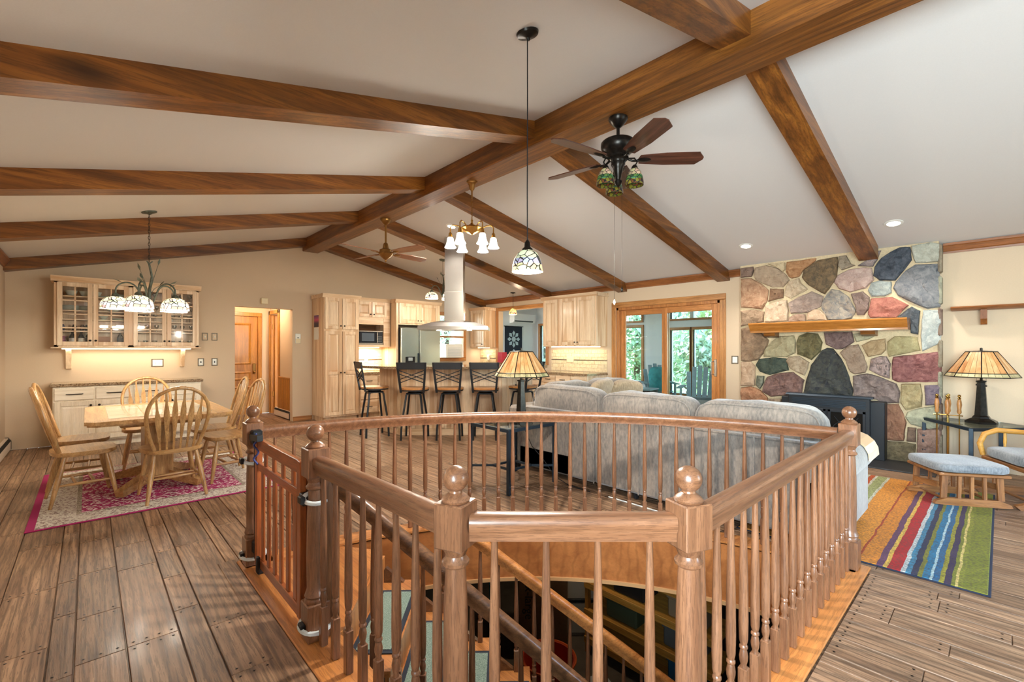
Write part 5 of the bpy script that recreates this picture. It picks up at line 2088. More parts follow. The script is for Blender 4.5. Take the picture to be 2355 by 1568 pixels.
# ---------------------------------------------------------------- kitchen, far wall
def strip_light(loc, sx, sy, e, rz=0):
    """small under-cabinet light bar with its own light"""
    m_ = MB()
    m_.rbox(-sx / 2, sx / 2, -sy / 2, sy / 2, -.012, 0, .003)
    o_ = obj('cabinet_light_bar', m_, pbr('light_bar%d' % len(MATS), S(255, 236, 200), .4, emit=(1, .86, .62, 1), estr=2.5))
    o_.location = loc
    o_.rotation_euler = (0, 0, rz)
    lamp('cabinet_light', 'AREA', (loc[0], loc[1], loc[2] - .016), e, (1, .88, .66), (0, 0, rz), sx, sy)
    return o_
tag(strip_light((.46, 8.72, Z0 - .018), 1.45, .05, 1.4), 'warm light bar under the glazed hutch cabinet', 'light bar')

PA = thing('pantry_cabinet', 'tall hickory pantry cabinet with four raised panel doors', 'cabinet', (3.11, 0, 0))
PYF = 8.32
m = MB()
m.rbox(0, .66, PYF, YW, .09, 2.31, .003)
m.box(.02, .64, PYF + .06, YW, 0, .09)
obj('carcass', m, HICK['z'], PA)
for i in range(5):
    m = MB()
    y0 = PYF + .005 + i * .115
    m.rbox(-.006, .001, y0, y0 + .112, .09, 2.30, .002)
    obj('side_board', m, HICK['z'], PA)
for i, (a, b) in enumerate(((.02, .325), (.335, .64))):
    k = b - .03 if i == 0 else a + .03
    cab_door(PA, a, b, 1.70, 2.27, PYF, HICK, k, 1.76)
    cab_door(PA, a, b, .12, 1.66, PYF, HICK, k, .90, True)
crown(PA, 0, .66, PYF, 2.31, HICK, .55)
CAL = thing('wall_calendar', 'wall calendar with purple picture hung on the pantry side', 'calendar', (3.10, 8.66, 1.74))
m = MB()
m.rbox(-.004, 0, -.11, .11, 0, .22, .001)
t = NT('calendar_picture')
tc = t.new('TexCoord')
sx = t.new('SeparateXYZ')
t.l(tc.outputs['Object'], sx.inputs[0])
t.l(t.ramp(t.math('MULTIPLY', sx.outputs['Z'], 4.5), [(0, S(24, 20, 30)), (.35, S(60, 30, 60)), (.6, S(196, 70, 110)), (1, S(70, 50, 120))]), t.b.inputs['Base Color'])
obj('picture_page', m, t.m, CAL)
m = MB()
m.rbox(-.003, 0, -.11, .11, -.23, -.005, .001)
obj('date_page', m, WHITE, CAL)

MC = thing('microwave_cabinet', 'hickory wall cabinet with open microwave niche', 'cabinet', (3.78, 0, 0))
MY = 8.52
W_ = .74
m = MB()
m.rbox(0, W_, MY, YW, 1.95, 2.31, .003)
m.rbox(0, .07, MY, YW, 1.37, 1.95, .003)
m.rbox(W_ - .14, W_, MY, YW, 1.37, 1.95, .003)
m.rbox(.07, W_ - .14, MY, YW, 1.37, 1.42, .003)
m.rbox(.07, W_ - .14, MY, YW, 1.82, 1.95, .003)
obj('carcass', m, HICK['x'], MC)
m = MB()
m.box(.07, W_ - .14, YW - .02, YW - .012, 1.42, 1.82)
obj('niche_back', m, BEAM['x'], MC)
cab_door(MC, .02, .335, 1.97, 2.27, MY, HICK, .305, 2.02)
cab_door(MC, .345, .66, 1.97, 2.27, MY, HICK, .375, 2.02)
crown(MC, 0, W_, MY, 2.31, HICK, .38)
MW = thing('microwave', 'black and steel microwave in the cabinet niche', 'microwave', (3.865, MY + .03, 1.422))
m = MB()
m.rbox(0, .51, 0, .33, 0, .275, .006)
obj('microwave_body', m, BLACK, MW)
m = MB()
m.rbox(.02, .37, -.015, 0, .045, .25, .004)
o = obj('microwave_door', m, pbr('microwave_glass', S(34, 40, 50), .1), MW)
m = MB()
m.rbox(.06, .32, -.018, -.013, .07, .225, .003)
obj('door_window', m, pbr('mesh_window', S(84, 96, 110), .15), o)
m = MB()
m.rbox(0, .51, -.018, 0, .0, .035, .003)
m.rbox(0, .51, -.018, 0, .255, .275, .003)
m.rbox(.375, .39, -.03, -.012, .04, .25, .003)
obj('steel_trim', m, STEEL, MW)
m = MB()
for r in range(4):
    for c in range(3):
        m.rbox(.41 + c * .028, .43 + c * .028, -.005, 0, .06 + r * .03, .078 + r * .03, .002)
obj('keypad', m, pbr('keys', S(110, 112, 116), .4), MW)

def base_cab(name, label, loc, rz, w, d, doors, group=None):
    t_ = thing(name, label, 'cabinet', loc, rz, group)
    m_ = MB()
    m_.rbox(0, w, -d, 0, .09, .845, .003)
    m_.box(.01, w - .01, -d + .06, 0, 0, .09)
    obj('carcass', m_, HICK['z'], t_)
    n_ = len(doors)
    ww = (w - .02) / n_
    for i, k in enumerate(doors):
        a_, b_ = .01 + i * ww + .006, .01 + (i + 1) * ww - .006
        if k == 'd':
            drawer(t_, a_, b_, .68, .82, -d, HICK, .12)
            cab_door(t_, a_, b_, .11, .66, -d, HICK, b_ - .03 if i % 2 == 0 else a_ + .03, .60)
        else:
            for z0, z1 in ((.11, .35), (.37, .60), (.62, .82)):
                drawer(t_, a_, b_, z0, z1, -d, HICK, .12)
    return t_
base_cab('base_cabinet', 'hickory drawer cabinet below the microwave niche', (3.78, YW, 0), 0, .74, .58, ['s', 's'])
base_cab('base_cabinet', 'hickory base cabinet under the kitchen window', (5.60, YW, 0), 0, .98, .58, ['d', 'd'])
base_cab('base_cabinet', 'hickory base cabinet run below the right wall cabinets', (XW, 6.60, 0), R_(-90), 1.50, .60, ['s', 'd', 'd', 's'])
base_cab('base_cabinet', 'hickory sink base cabinet under the pass-through', (XW, 8.88, 0), R_(-90), 2.26, .60, ['d', 'd', 'd', 'd', 'd'])
def slab_top(name, label, poly, z0=.845, z1=.885):
    m_ = MB()
    m_.prism(poly, z0, z1)
    return tag(obj(name, m_, GRAN, smooth=None), label, 'countertop')
slab_top('countertop', 'granite counter below the microwave niche', [(3.775, 8.29), (4.52, 8.29), (4.52, YW), (3.775, YW)])
slab_top('countertop', 'granite counter wrapping the kitchen corner below window and pass-through', [(5.60, 8.29), (6.57, 8.29), (6.57, 5.07), (XW, 5.07), (XW, YW), (5.60, YW)])

FC = thing('fridge_surround_cabinet', 'hickory cabinet surround above the refrigerator', 'cabinet', (4.54, 0, 0))
FYY = 8.30
m = MB()
m.rbox(0, .05, FYY, YW, 0, 2.31, .003)
m.rbox(1.0, 1.05, FYY, YW, 0, 2.31, .003)
m.rbox(.05, 1.0, FYY, YW, 1.83, 2.31, .003)
obj('carcass', m, HICK['z'], FC)
cab_door(FC, .06, .515, 1.86, 2.27, FYY, HICK, .485, 1.92)
cab_door(FC, .525, .985, 1.86, 2.27, FYY, HICK, .555, 1.92)
crown(FC, 0, 1.05, FYY, 2.31, HICK, .55)
FRG = thing('refrigerator', 'stainless side by side refrigerator with ice dispenser', 'refrigerator', (4.60, 8.24, 0))
m = MB()
m.rbox(0, .93, .02, .60, .02, 1.775, .006)
obj('fridge_body', m, BLACK, FRG)
for (a, b) in ((0, .41), (.425, .93)):
    m = MB()
    m.rbox(a, b, -.045, .015, .06, 1.77, .012)
    o = obj('fridge_door', m, FRSTEEL, FRG, smooth=30)
    m = MB()
    hx = b - .025 if a == 0 else a + .025
    m.rbox(hx - .012, hx + .012, -.060, -.04, .40, 1.25, .005)
    obj('door_handle_or_gap', m, TEALBLK if a == 0 else FRSTEEL, o)  # left strip painted dark for the shaded gap between doors, no handle
m = MB()
m.rbox(.09, .31, -.05, -.04, .85, 1.18, .008)
o = obj('ice_dispenser', m, pbr('dispenser_black', S(20, 22, 26), .2), FRG)
m = MB()
m.rbox(.15, .25, -.058, -.045, 1.09, 1.16, .006)
obj('dispenser_display', m, pbr('dispenser_grey', S(150, 160, 168), .3), o)
m = MB()
m.rbox(.02, .40, -.01, .02, .01, .055, .004)
obj('kick_grille', m, BLACK, FRG)
# small window air conditioner in the kitchen window
AC = thing('window_air_conditioner', 'white window air conditioner in the kitchen window', 'air conditioner', (6.05, YW - .12, WZ0 + .04))
m = MB()
m.rbox(0, .46, -.06, .22, 0, .32, .012)
obj('ac_housing', m, WHITE, AC)
m = MB()
for k in range(8):
    m.rbox(.04, .42, -.066, -.058, .04 + k * .026, .054 + k * .026, .002)
obj('ac_louvre', m, pbr('ac_grey', S(206, 210, 214), .4), AC)

def wall_cab(name, label, loc, rz, w, d, z0, z1, doors, cr=True):
    t_ = thing(name, label, 'cabinet', loc, rz)
    m_ = MB()
    m_.rbox(0, w, -d, 0, z0, z1, .003)
    obj('carcass', m_, HICK['z'], t_)
    for (a_, b_, kx) in doors:
        cab_door(t_, a_, b_, z0 + .03, z1 - .04, -d, HICK, kx, z0 + .08)
    if cr: crown(t_, 0, w, -d, z1, HICK, d - .002)
    return t_
wall_cab('wall_cabinet', 'hickory corner wall cabinet left of the pass-through', (XW, 8.88, 0), R_(-90), .56, .33, 1.37, 2.30, [(.03, .53, .49)])
wall_cab('wall_cabinet', 'large hickory wall cabinet left of the sliding door', (XW, 6.42, 0), R_(-90), 1.34, .35, 1.385, 2.36, [(.03, .40, None), (.47, .885, .855), (.895, 1.31, .925)])
for (la, loc, sx_, sy_, rz, e_) in (('warm light bar under the large right wall cabinet', (7.05, 5.75, 1.384), 1.2, .05, R_(90), 1.0), ('warm light bar under the corner wall cabinet', (7.05, 8.58, 1.369), .4, .05, R_(90), .7),
                               ('warm light bar under the microwave cabinet', (4.12, 8.72, 1.369), .5, .05, 0, 5)):
    tag(strip_light(loc, sx_, sy_, e_, rz), la, 'light bar', 'light bars under kitchen cabinets')

# backsplash tiles
TILE = NT('travertine_tile')
v = TILE.coords()
a = TILE.noise(v, 30, 4, .6)
hv = TILE.new('HueSaturation')
TILE.l(TILE.ramp(a, [(.3, S(206, 184, 142)), (.7, S(230, 212, 176))]), hv.inputs['Color'])
TILE.l(TILE.math('ADD', TILE.math('MULTIPLY', TILE.rand, .16), .90), hv.inputs['Value'])
TILE.l(hv.outputs[0], TILE.b.inputs['Base Color'])
TILE.set(Roughness=.45)
TILE = TILE.m
LINER = pbr('dark_liner_tile', S(86, 64, 44), .3)
tm_ = None
def tiles(par, axis, a0, a1, z0, z1, pos):
    global tm_
    w, h = .145, .072
    rows = int((z1 - z0) / h)
    for r in range(rows):
        liner = (r == rows // 2)
        off = -w / 2 if r % 2 else 0
        x = a0 + off
        while x < a1 - .01:
            p0, p1 = max(x, a0) + .002, min(x + w, a1) - .002
            if p1 - p0 > .02:
                m_ = MB()
                zz0, zz1 = z0 + r * h + .002, z0 + (r + 1) * h - .002
                if liner: zz1 = zz0 + .012
                if axis == 'far': m_.rbox(p0, p1, pos - .008, pos + .001, zz0, zz1, .002)
                else: m_.rbox(pos - .008, pos + .001, p0, p1, zz0, zz1, .002)
                obj('tile', m_, LINER if liner else TILE, par, smooth=None)
                if liner:
                    m_ = MB()
                    zz0, zz1 = zz1 + .004, z0 + (r + 1) * h - .002
                    if axis == 'far': m_.rbox(p0, p1, pos - .008, pos + .001, zz0, zz1, .002)
                    else: m_.rbox(pos - .008, pos + .001, p0, p1, zz0, zz1, .002)
                    obj('tile', m_, TILE, par, smooth=None)
            x += w
WFAR = bpy.data.objects['wall_far']
tiles(WRIGHT, 'right', 5.08, 6.50, .888, 1.383, XW)
tiles(WRIGHT, 'right', 8.30, 8.89, .888, 1.365, XW)
tiles(WFAR, 'far', 3.79, 4.53, .888, 1.365, YW)
for (ax, p, z, la) in (('far', 4.18, 1.13, 'cream outlet plate on the backsplash below the microwave'), ('right', 5.98, 1.13, 'wide cream switch plate on the backsplash right of the lamp')):
    t_ = thing('outlet_plate', la, 'outlet')
    m = MB()
    if ax == 'far': m.rbox(p - .04, p + .04, YW - .016, YW - .008, z - .06, z + .06, .003)
    else: m.rbox(XW - .016, XW - .008, p - .09, p + .09, z - .06, z + .06, .003)
    obj('outlet_cover', m, CREAM, t_)
m = MB()
m.rbox(XW - .07, XW - .009, 8.50, 8.57, 1.06, 1.20, .015)
tag(obj('plug_in_freshener', m, WHITE), 'white plug-in device on the corner backsplash', 'plug-in')

# sink bits
FA = thing('sink_faucet', 'chrome gooseneck faucet in front of the pass-through', 'faucet', (6.98, 7.36, .886))
m = MB()
m.lathe([(.028, 0), (.025, .03), (.014, .04), (.012, .20)], (0, 0, 0), 12)
m.tube([(0, 0, .18)] + [(-.08 + .08 * math.cos(R_(k)), 0, .26 + .08 * math.sin(R_(k))) for k in range(0, 181, 20)] + [(-.16, 0, .20)], .011, 8)
obj('spout', m, STEEL, FA, smooth=60)
m = MB()
m.tube([(0, .03, .08), (0, .09, .12)], .007, 6)
obj('lever', m, STEEL, FA)
m = MB()
m.rbox(7.04, 7.19, 7.90, 8.06, PZ0 + .001, PZ0 + .24, .004)
tag(obj('red_canister', m, pbr('red_box', S(190, 46, 62), .5, noise=.15, nscale=12)), 'red box standing on the pass-through sill', 'box')
m = MB()
m.lathe([(.03, 0), (.034, .02), (.032, .12), (.012, .15), (.012, .19), (.0005, .195)], (7.12, 7.80, PZ0 + .001), 12)
tag(obj('soap_bottle', m, WHITE, smooth=50), 'white soap bottle beside the red box', 'bottle')
m = MB()
m.cushion((7.0, 6.58, .935), (.03, .05, .045), .6)
tag(obj('pepper_mill', m, BLACK, smooth=60), 'small black jar at the right end of the sink counter', 'jar')

# ---------------------------------------------------------------- angled island with bar
ix, iy = LD(0, 7.07)
IS = thing('kitchen_island', 'angled hickory kitchen island clad in vertical boards', 'island', (ix, iy, 0), -TH)
base = [(-1.72, 0), (-.165, 0), (.33, .48), (.33, 1.25), (-2.18, 1.25), (-2.18, .46)]
m = MB()
m.prism(base, .0, 1.03)
obj('island_body', m, HICK['z'], IS, smooth=None)
for (p, q) in (((-2.18, .46), (-1.72, 0)), ((-1.72, 0), (-.165, 0)), ((-.165, 0), (.33, .48)), ((-2.18, 1.25), (-2.18, .46)), ((.33, .48), (.33, 1.25))):
    L = math.dist(p, q)
    n_ = max(2, round(L / .115))
    for i in range(n_):
        a_ = Vector((p[0], p[1], 0)).lerp(Vector((q[0], q[1], 0)), (i + .02) / n_)
        b_ = Vector((p[0], p[1], 0)).lerp(Vector((q[0], q[1], 0)), (i + .98) / n_)
        m = MB()
        m.bar((a_.x, a_.y, .565), (b_.x, b_.y, .565), .022, .925)
        obj('panel_board', m, HICK['z'], IS, smooth=None)
    m = MB()
    m.bar((p[0], p[1], .05), (q[0], q[1], .05), .036, .10)
    obj('base_trim', m, HICK['x'], IS, smooth=None)
m = MB()
bt = [(-2.50, .42), (-2.40, .22), (-1.95, -.16), (-1.75, -.24), (-.95, -.285), (-.12, -.24), (.08, -.16), (.50, .22), (.58, .40), (.58, .72), (-2.50, .72)]
m.prism(bt, 1.03, 1.068)
o = tag(obj('raised_counter', m, GRAN, smooth=None), 'raised granite bar top on the kitchen island', 'countertop')
o.location = (ix, iy, 0)
o.rotation_euler = (0, 0, -TH)
hx, hy = LD(-.95, 7.58)
HD = thing('range_hood', 'stainless island range hood with tall square chimney', 'range hood', (hx, hy, 0), -TH)
HT = ZR(hx) + .05
m = MB()
m.rbox(-.152, .152, -.14, .14, 2.27, HT, .002)
obj('upper_chimney', m, STEEL, HD)
m = MB()
m.rbox(-.158, .158, -.146, .146, 1.80, 2.27, .002)
obj('lower_chimney', m, STEEL, HD)
m = MB()
A, B, C2 = 1.80, 1.70, 1.645
def rect(a_, b_, z):
    return [(-a_, -b_, z), (a_, -b_, z), (a_, b_, z), (-a_, b_, z)]
V = rect(.17, .16, A) + rect(.36, .24, A - .035) + rect(.56, .31, B) + rect(.565, .315, C2)
F = [(3, 2, 1, 0)[::-1]] + [(k * 4 + i, k * 4 + (i + 1) % 4, k * 4 + 4 + (i + 1) % 4, k * 4 + 4 + i) for k in range(3) for i in range(4)] + [(12, 13, 14, 15)]
m.add(V, F)
obj('canopy', m, STEEL, HD, smooth=None)
m = MB()
for k in range(5):
    m.lathe([(.008, 0), (.008, -.006), (.0005, -.007)], (.24 + k * .035, -.315, 1.672), 10, 'y')
obj('control_button', m, WHITE, HD)
for x in (-.25, .25):
    m = MB()
    m.lathe([(.04, 0), (.04, -.008), (.0005, -.009)], (x, -.1, C2), 14)
    obj('hood_light', m, pbr('hood_bulb%d' % int(x * 100), S(255, 250, 240), .3, emit=(1, .9, .75, 1), estr=5), HD)

# ---------------------------------------------------------------- bar stools
def make_stool(label):
    t_ = thing('bar_stool', label, 'stool', (0, 0, 0), 0, 'black metal bar stools')
    m_ = MB()
    sp = []
    for k in range(24):
        a_ = 2 * PI * k / 24
        x, y = math.cos(a_), math.sin(a_)
        sp.append((math.copysign(abs(x) ** .7, x) * .205, math.copysign(abs(y) ** .7, y) * .20))
    m_.prism(sp, .735, .762)
    obj('seat', m_, TRIM['x'], t_, smooth=50)
    m_ = MB()
    m_.prism([(x * .98, y * .98) for x, y in sp], .715, .735)
    m_.lathe([(.09, .68), (.10, .70), (.10, .715)], (0, 0, 0), 16)
    m_.rbox(-.11, .11, -.11, .11, .665, .685, .004)
    obj('seat_pan', m_, BLACK, t_, smooth=50)
    for sx in (-1, 1):
        for sy in (-1, 1):
            m_ = MB()
            P = [(sx * .09, sy * .09, .675), (sx * .105, sy * .105, .655), (sx * .145, sy * .145, .35), (sx * .165, sy * .165, .16), (sx * .17, sy * .17, 0)]
            m_.tube(P, .0155, 8)
            obj('leg', m_, BLACK, t_)
    m_ = MB()
    m_.tube([(.158 * 1.05 * math.cos(a_), .158 * 1.05 * math.sin(a_), .25) for a_ in [2 * PI * k / 28 for k in range(28)]], .010, 8, True)
    obj('foot_ring', m_, BLACK, t_)
    def bk(x, h):
        return (x, -.185 - .07 * h, .72 + .42 * h)
    for sx in (-1, 1):
        m_ = MB()
        m_.bar(bk(sx * .165, -.05), bk(sx * .205, 1.0), .030, .022, (0, 1, 0))
        obj('back_post', m_, BLACK, t_, smooth=None)
    m_ = MB()
    m_.bar(bk(-.195, .88), bk(.195, .88), .020, .10)
    obj('crest_rail', m_, BLACK, t_, smooth=None)
    for d_ in (0, .12):
        for sx in (-1, 1):
            m_ = MB()
            m_.bar(bk(-sx * .165, .30 + d_), bk(sx * .180, .60 + d_), .012, .013, (0, 1, 0))
            obj('cross_bar', m_, BLACK, t_, smooth=None)
    return t_
sp_ = [(-1.45, 6.80, 0, 'black cross back bar stool, second from the pantry'), (-.93, 6.80, 0, 'black cross back bar stool in the middle of the island'), (-.40, 6.80, 0, 'black cross back bar stool just left of the table lamp'),
       (-2.12, 7.02, -58, 'black cross back bar stool turned sideways nearest the pantry'), (.17, 7.09, 50, 'black cross back bar stool hidden behind the table lamp')]
s0 = make_stool(sp_[0][3])
for i, (l, d, a, la) in enumerate(sp_):
    x, y = LD(l, d)
    if i == 0:
        s0.location = (x, y, 0)
        s0.rotation_euler = (0, 0, -TH)
    else:
        dup(s0, (x, y, 0), -TH + R_(a), la)
# ---------------------------------------------------------------- light fittings
OPAL = pbr('opal_glass', S(255, 250, 240), .3, emit=(1, .93, .80, 1), estr=1.3)
BULB = pbr('bulb', S(255, 255, 250), .3, emit=(1, .95, .85, 1), estr=5)
def tiffany(name, c_top, c_mid, c_bot, emit, z0, z1, sc=22):
    """leaded art glass; colours run by height inside the shade (object z)"""
    t_ = NT(name)
    tc_ = t_.new('TexCoord')
    vo = t_.new('TexVoronoi')
    vo.inputs['Scale'].default_value = sc
    t_.l(tc_.outputs['Object'], vo.inputs['Vector'])
    ve = t_.new('TexVoronoi', feature='DISTANCE_TO_EDGE')
    ve.inputs['Scale'].default_value = sc
    t_.l(tc_.outputs['Object'], ve.inputs['Vector'])
    s_ = t_.new('SeparateXYZ')
    t_.l(tc_.outputs['Object'], s_.inputs[0])
    h_ = t_.math('DIVIDE', t_.math('SUBTRACT', s_.outputs['Z'], z0), z1 - z0)
    col_ = t_.ramp(h_, [(.0, c_bot), (.40, c_mid), (.62, c_top)], 'CONSTANT')
    sv = t_.new('SeparateColor')
    t_.l(vo.outputs['Color'], sv.inputs[0])
    hs = t_.new('HueSaturation')
    t_.l(col_, hs.inputs['Color'])
    t_.l(t_.math('ADD', t_.math('MULTIPLY', sv.outputs[0], .16), .42), hs.inputs['Hue'])
    t_.l(t_.math('ADD', t_.math('MULTIPLY', sv.outputs[1], .6), .6), hs.inputs['Value'])
    c2 = t_.mix(t_.math('LESS_THAN', ve.outputs['Distance'], .055), hs.outputs[0], (.02, .02, .02, 1))
    t_.l(c2, t_.b.inputs['Base Color'])
    t_.set(Roughness=.2)
    if emit:
        t_.l(c2, t_.b.inputs['Emission Color'])
        t_.b.inputs['Emission Strength'].default_value = emit
    return t_.m
TIF_FAN = tiffany('tiffany_green', S(210, 190, 150), S(70, 120, 60), S(120, 90, 40), .0, -.16, 0, 30)
TIF_PEN = tiffany('tiffany_pendant', S(178, 184, 150), S(150, 150, 176), S(226, 196, 150), .35, -.14, 0, 26)
TIF_DIN = tiffany('tiffany_cream', S(236, 226, 180), S(244, 238, 226), S(238, 206, 176), .55, -.16, 0, 22)
def shell(prof):
    """open shade profile doubled back on itself for thickness"""
    return prof + [(max(r - .004, .0005), z) for r, z in prof[::-1]]
def chain(mb, p, q, r=.011, w=.0028):
    p, q = Vector(p), Vector(q)
    n_ = max(2, int((q - p).length / (r * 2.6)))
    for k in range(n_):
        c = p.lerp(q, (k + .5) / n_)
        pts = []
        for a_ in range(8):
            an = 2 * PI * a_ / 8
            u, v_ = r * .62 * math.cos(an), r * 1.5 * math.sin(an)
            pts.append((c.x + (u if k % 2 else 0), c.y + (0 if k % 2 else u), c.z + v_))
        mb.tube(pts, w, 5, True)

# pendant over the stairs
PZc = ZL(1.811)
PE = thing('tiffany_pendant', 'tiffany glass pendant hanging on a long cord over the stairwell', 'pendant lamp', (1.811, 1.818, 0))
m = MB()
m.lathe([(.064, 0), (.060, -.012), (.03, -.02), (.012, -.026), (.008, -.04)], (0, 0, 0), 24)
o = obj('canopy', m, BRONZE, PE, smooth=50)
o.location = (0, 0, PZc - .002)
o.rotation_euler = (0, -math.atan(.238), 0)
m = MB()
m.tube([(0, 0, PZc - .03), (.0015, .001, 2.6), (-.001, 0, 2.2), (0, 0, 1.93)], .0032, 6)
obj('cord', m, BLACK, PE)
m = MB()
m.lathe([(.006, 1.945), (.016, 1.93), (.018, 1.905), (.030, 1.895), (.032, 1.885), (.02, 1.88)], (0, 0, 0), 16)
obj('socket_cap', m, BRONZE, PE, smooth=50)
m = MB()
m.lathe(shell([(.028, 0), (.055, -.018), (.073, -.05), (.083, -.085), (.087, -.115), (.088, -.122)]), (0, 0, 0), 28)
o = obj('shade', m, TIF_PEN, PE, smooth=60)
o.location = (0, 0, 1.888)
m = MB()
m.ball((0, 0, 1.80), .034, 16)
obj('bulb', m, BULB, PE)
lamp('pendant_light', 'POINT', (1.811, 1.818, 1.745), 42, (1, .93, .82), radius=.045)

# brass chandelier with bell shades
BC = thing('brass_chandelier', 'polished brass chandelier with white bell glass shades', 'chandelier', (3.07, 3.94, 0), R_(20))
m = MB()
m.lathe([(.062, 3.16), (.060, 3.15), (.045, 3.142), (.034, 3.12), (.028, 3.08), (.012, 3.06), (.009, 3.05), (.009, 2.98)], (0, 0, 0), 20)
obj('canopy', m, ABRASS, BC, smooth=50)
m = MB()
chain(m, (0, 0, 2.98), (0, 0, 2.74))
obj('chain', m, ABRASS, BC)
m = MB()
m.lathe([(.006, 2.75), (.014, 2.735), (.008, 2.72), (.018, 2.70), (.05, 2.675), (.115, 2.66), (.125, 2.645), (.10, 2.625), (.05, 2.60), (.02, 2.585), (.0005, 2.575)], (0, 0, 0), 28)
obj('body_pan', m, BRASS, BC, smooth=50)
for k in range(6):
    a = 2 * PI * k / 6
    cx, cy = math.cos(a), math.sin(a)
    m = MB()
    r1 = .235
    m.tube([(cx * .11, cy * .11, 2.655), (cx * .16, cy * .16, 2.68), (cx * .21, cy * .21, 2.685), (cx * r1, cy * r1, 2.66), (cx * r1, cy * r1, 2.60)], .007, 8)
    m.lathe([(.008, .0), (.018, -.012), (.021, -.04), (.026, -.055)], (cx * r1, cy * r1, 2.605), 12)
    o = obj('arm', m, BRASS, BC, smooth=60)
    m = MB()
    m.lathe(shell([(.024, 0), (.033, -.01), (.038, -.045), (.046, -.08), (.062, -.108), (.064, -.112)]), (cx * r1, cy * r1, 2.55), 18)
    obj('bell_shade', m, OPAL, o, smooth=60)
    x, y = 3.07 + math.cos(a + R_(20)) * r1, 3.94 + math.sin(a + R_(20)) * r1
    lamp('chandelier_light', 'POINT', (x, y, 2.42), 7.0, (1, .93, .80), radius=.04)

# branch chandeliers with tiffany bowls
def branch_chandelier(label, x, y, zc, ztop, zhub, ns, rad, rs, energy, a0, tilt):
    t_ = thing('branch_chandelier', label, 'chandelier', (x, y, 0), 0, 'verdigris branch chandeliers')
    m_ = MB()
    m_.lathe([(.07, 0), (.068, -.01), (.03, -.02), (.01, -.03)], (0, 0, 0), 24)
    o_ = obj('canopy', m_, VERDI, t_, smooth=50)
    o_.location = (0, 0, zc)
    o_.rotation_euler = (0, tilt, 0)
    m_ = MB()
    chain(m_, (0, 0, zc - .02), (0, 0, ztop + .02), .013)
    obj('chain', m_, BRONZE, t_)
    m_ = MB()
    H_ = ztop - zhub
    m_.tube([(-.02, 0, ztop + .03), (0, .0, ztop), (.025, .01, ztop - .3 * H_), (.005, 0, ztop - .6 * H_), (0, 0, zhub)], [.006, .010, .012, .014, .018], 8)
    m_.tube([(.03, 0, ztop + .03), (0, 0, ztop)], .006, 6)
    m_.lathe([(.0005, -.06), (.02, -.045), (.035, -.02), (.045, 0), (.04, .02), (.02, .04)], (0, 0, zhub), 14)
    obj('stem', m_, VERDI, t_, smooth=60)
    for k in range(ns):
        a_ = a0 + 2 * PI * k / ns
        c, s_ = math.cos(a_), math.sin(a_)
        m_ = MB()
        P = [(0, .0), (.04, .10), (.30, .98), (.62, 1.16), (.90, 1.0), (1.0, .78), (1.0, .52)]
        pts = []
        for q in range(25):
            f = q / 24 * (len(P) - 1)
            i = min(int(f), len(P) - 2)
            w = f - i
            pts.append((P[i][0] * (1 - w) + P[i + 1][0] * w, P[i][1] * (1 - w) + P[i + 1][1] * w))
        for _ in range(3):
            pts = [pts[0]] + [((pts[i - 1][0] + pts[i][0] * 2 + pts[i + 1][0]) / 4, (pts[i - 1][1] + pts[i][1] * 2 + pts[i + 1][1]) / 4) for i in range(1, len(pts) - 1)] + [pts[-1]]
        hh = rad * .75
        m_.tube([((.03 + r * (rad - .03)) * c, (.03 + r * (rad - .03)) * s_, zhub + z * hh) for r, z in pts], .008, 8)
        zs = zhub + .50 * hh
        m_.lathe([(.012, .01), (.03, -.005), (.035, -.03), (.05, -.04)], (rad * c, rad * s_, zs), 14)
        # leaf
        b_ = Vector((rad * .75 * c, rad * .75 * s_, zhub + 1.05 * hh))
        out = Vector((c, s_, .5)).normalized()
        sd = Vector((-s_, c, 0))
        m_.add([b_, b_ + out * .05 + sd * .02, b_ + out * .10, b_ + out * .05 - sd * .02, b_ + out * .05 + Vector((0, 0, .008))], [(0, 1, 4), (1, 2, 4), (2, 3, 4), (3, 0, 4), (0, 3, 2, 1)])
        ar = obj('branch_arm', m_, VERDI, t_, smooth=60)
        m_ = MB()
        m_.lathe(shell([(.045, 0), (rs * .70, -.02), (rs * .93, -.055), (rs, -.10), (rs * 1.02, -.125)]), (0, 0, 0), 22)
        sh_ = obj('bowl_shade', m_, TIF_DIN, ar, smooth=60)
        sh_.location = (rad * c, rad * s_, zs - .03)
        m_ = MB()
        m_.ball((rad * c, rad * s_, zs - .10), .028, 10)
        obj('bulb', m_, BULB, ar)
        lamp('branch_light', 'POINT', (x + rad * c, y + rad * s_, zs - .165), energy, (1, .92, .78), radius=.05)
    for k in range(4):
        a_ = k * 1.7 + .4
        m_ = MB()
        p0 = Vector((0, 0, zhub + .10))
        p1 = Vector((.10 * math.cos(a_), .10 * math.sin(a_), zhub + .22 + .07 * k))
        m_.tube([p0, p0.lerp(p1, .5) + Vector((0, 0, .02)), p1], [.004, .003, .002], 5)
        out = (p1 - p0).normalized()
        sd = out.cross(Vector((0, 0, 1))).normalized()
        m_.add([p1 - out * .01, p1 + out * .03 + sd * .018, p1 + out * .075, p1 + out * .03 - sd * .018, p1 + out * .03 + sd.cross(out) * .008], [(0, 1, 4), (1, 2, 4), (2, 3, 4), (3, 0, 4), (0, 3, 2, 1)])
        obj('leaf_sprig', m_, VERDI, t_, smooth=60)
branch_chandelier('leafy bronze chandelier with cream tiffany bowls over the dining table', .475, 6.19, ZL(.475), 2.24, 1.80, 5, .27, .125, 4.5, .55, -math.atan(.238))
branch_chandelier('leafy bronze chandelier partly hidden behind the range hood', 4.93, 7.22, ZR(4.93), 2.72, 2.36, 3, .21, .12, 6.0, 2.6, math.atan(.218))
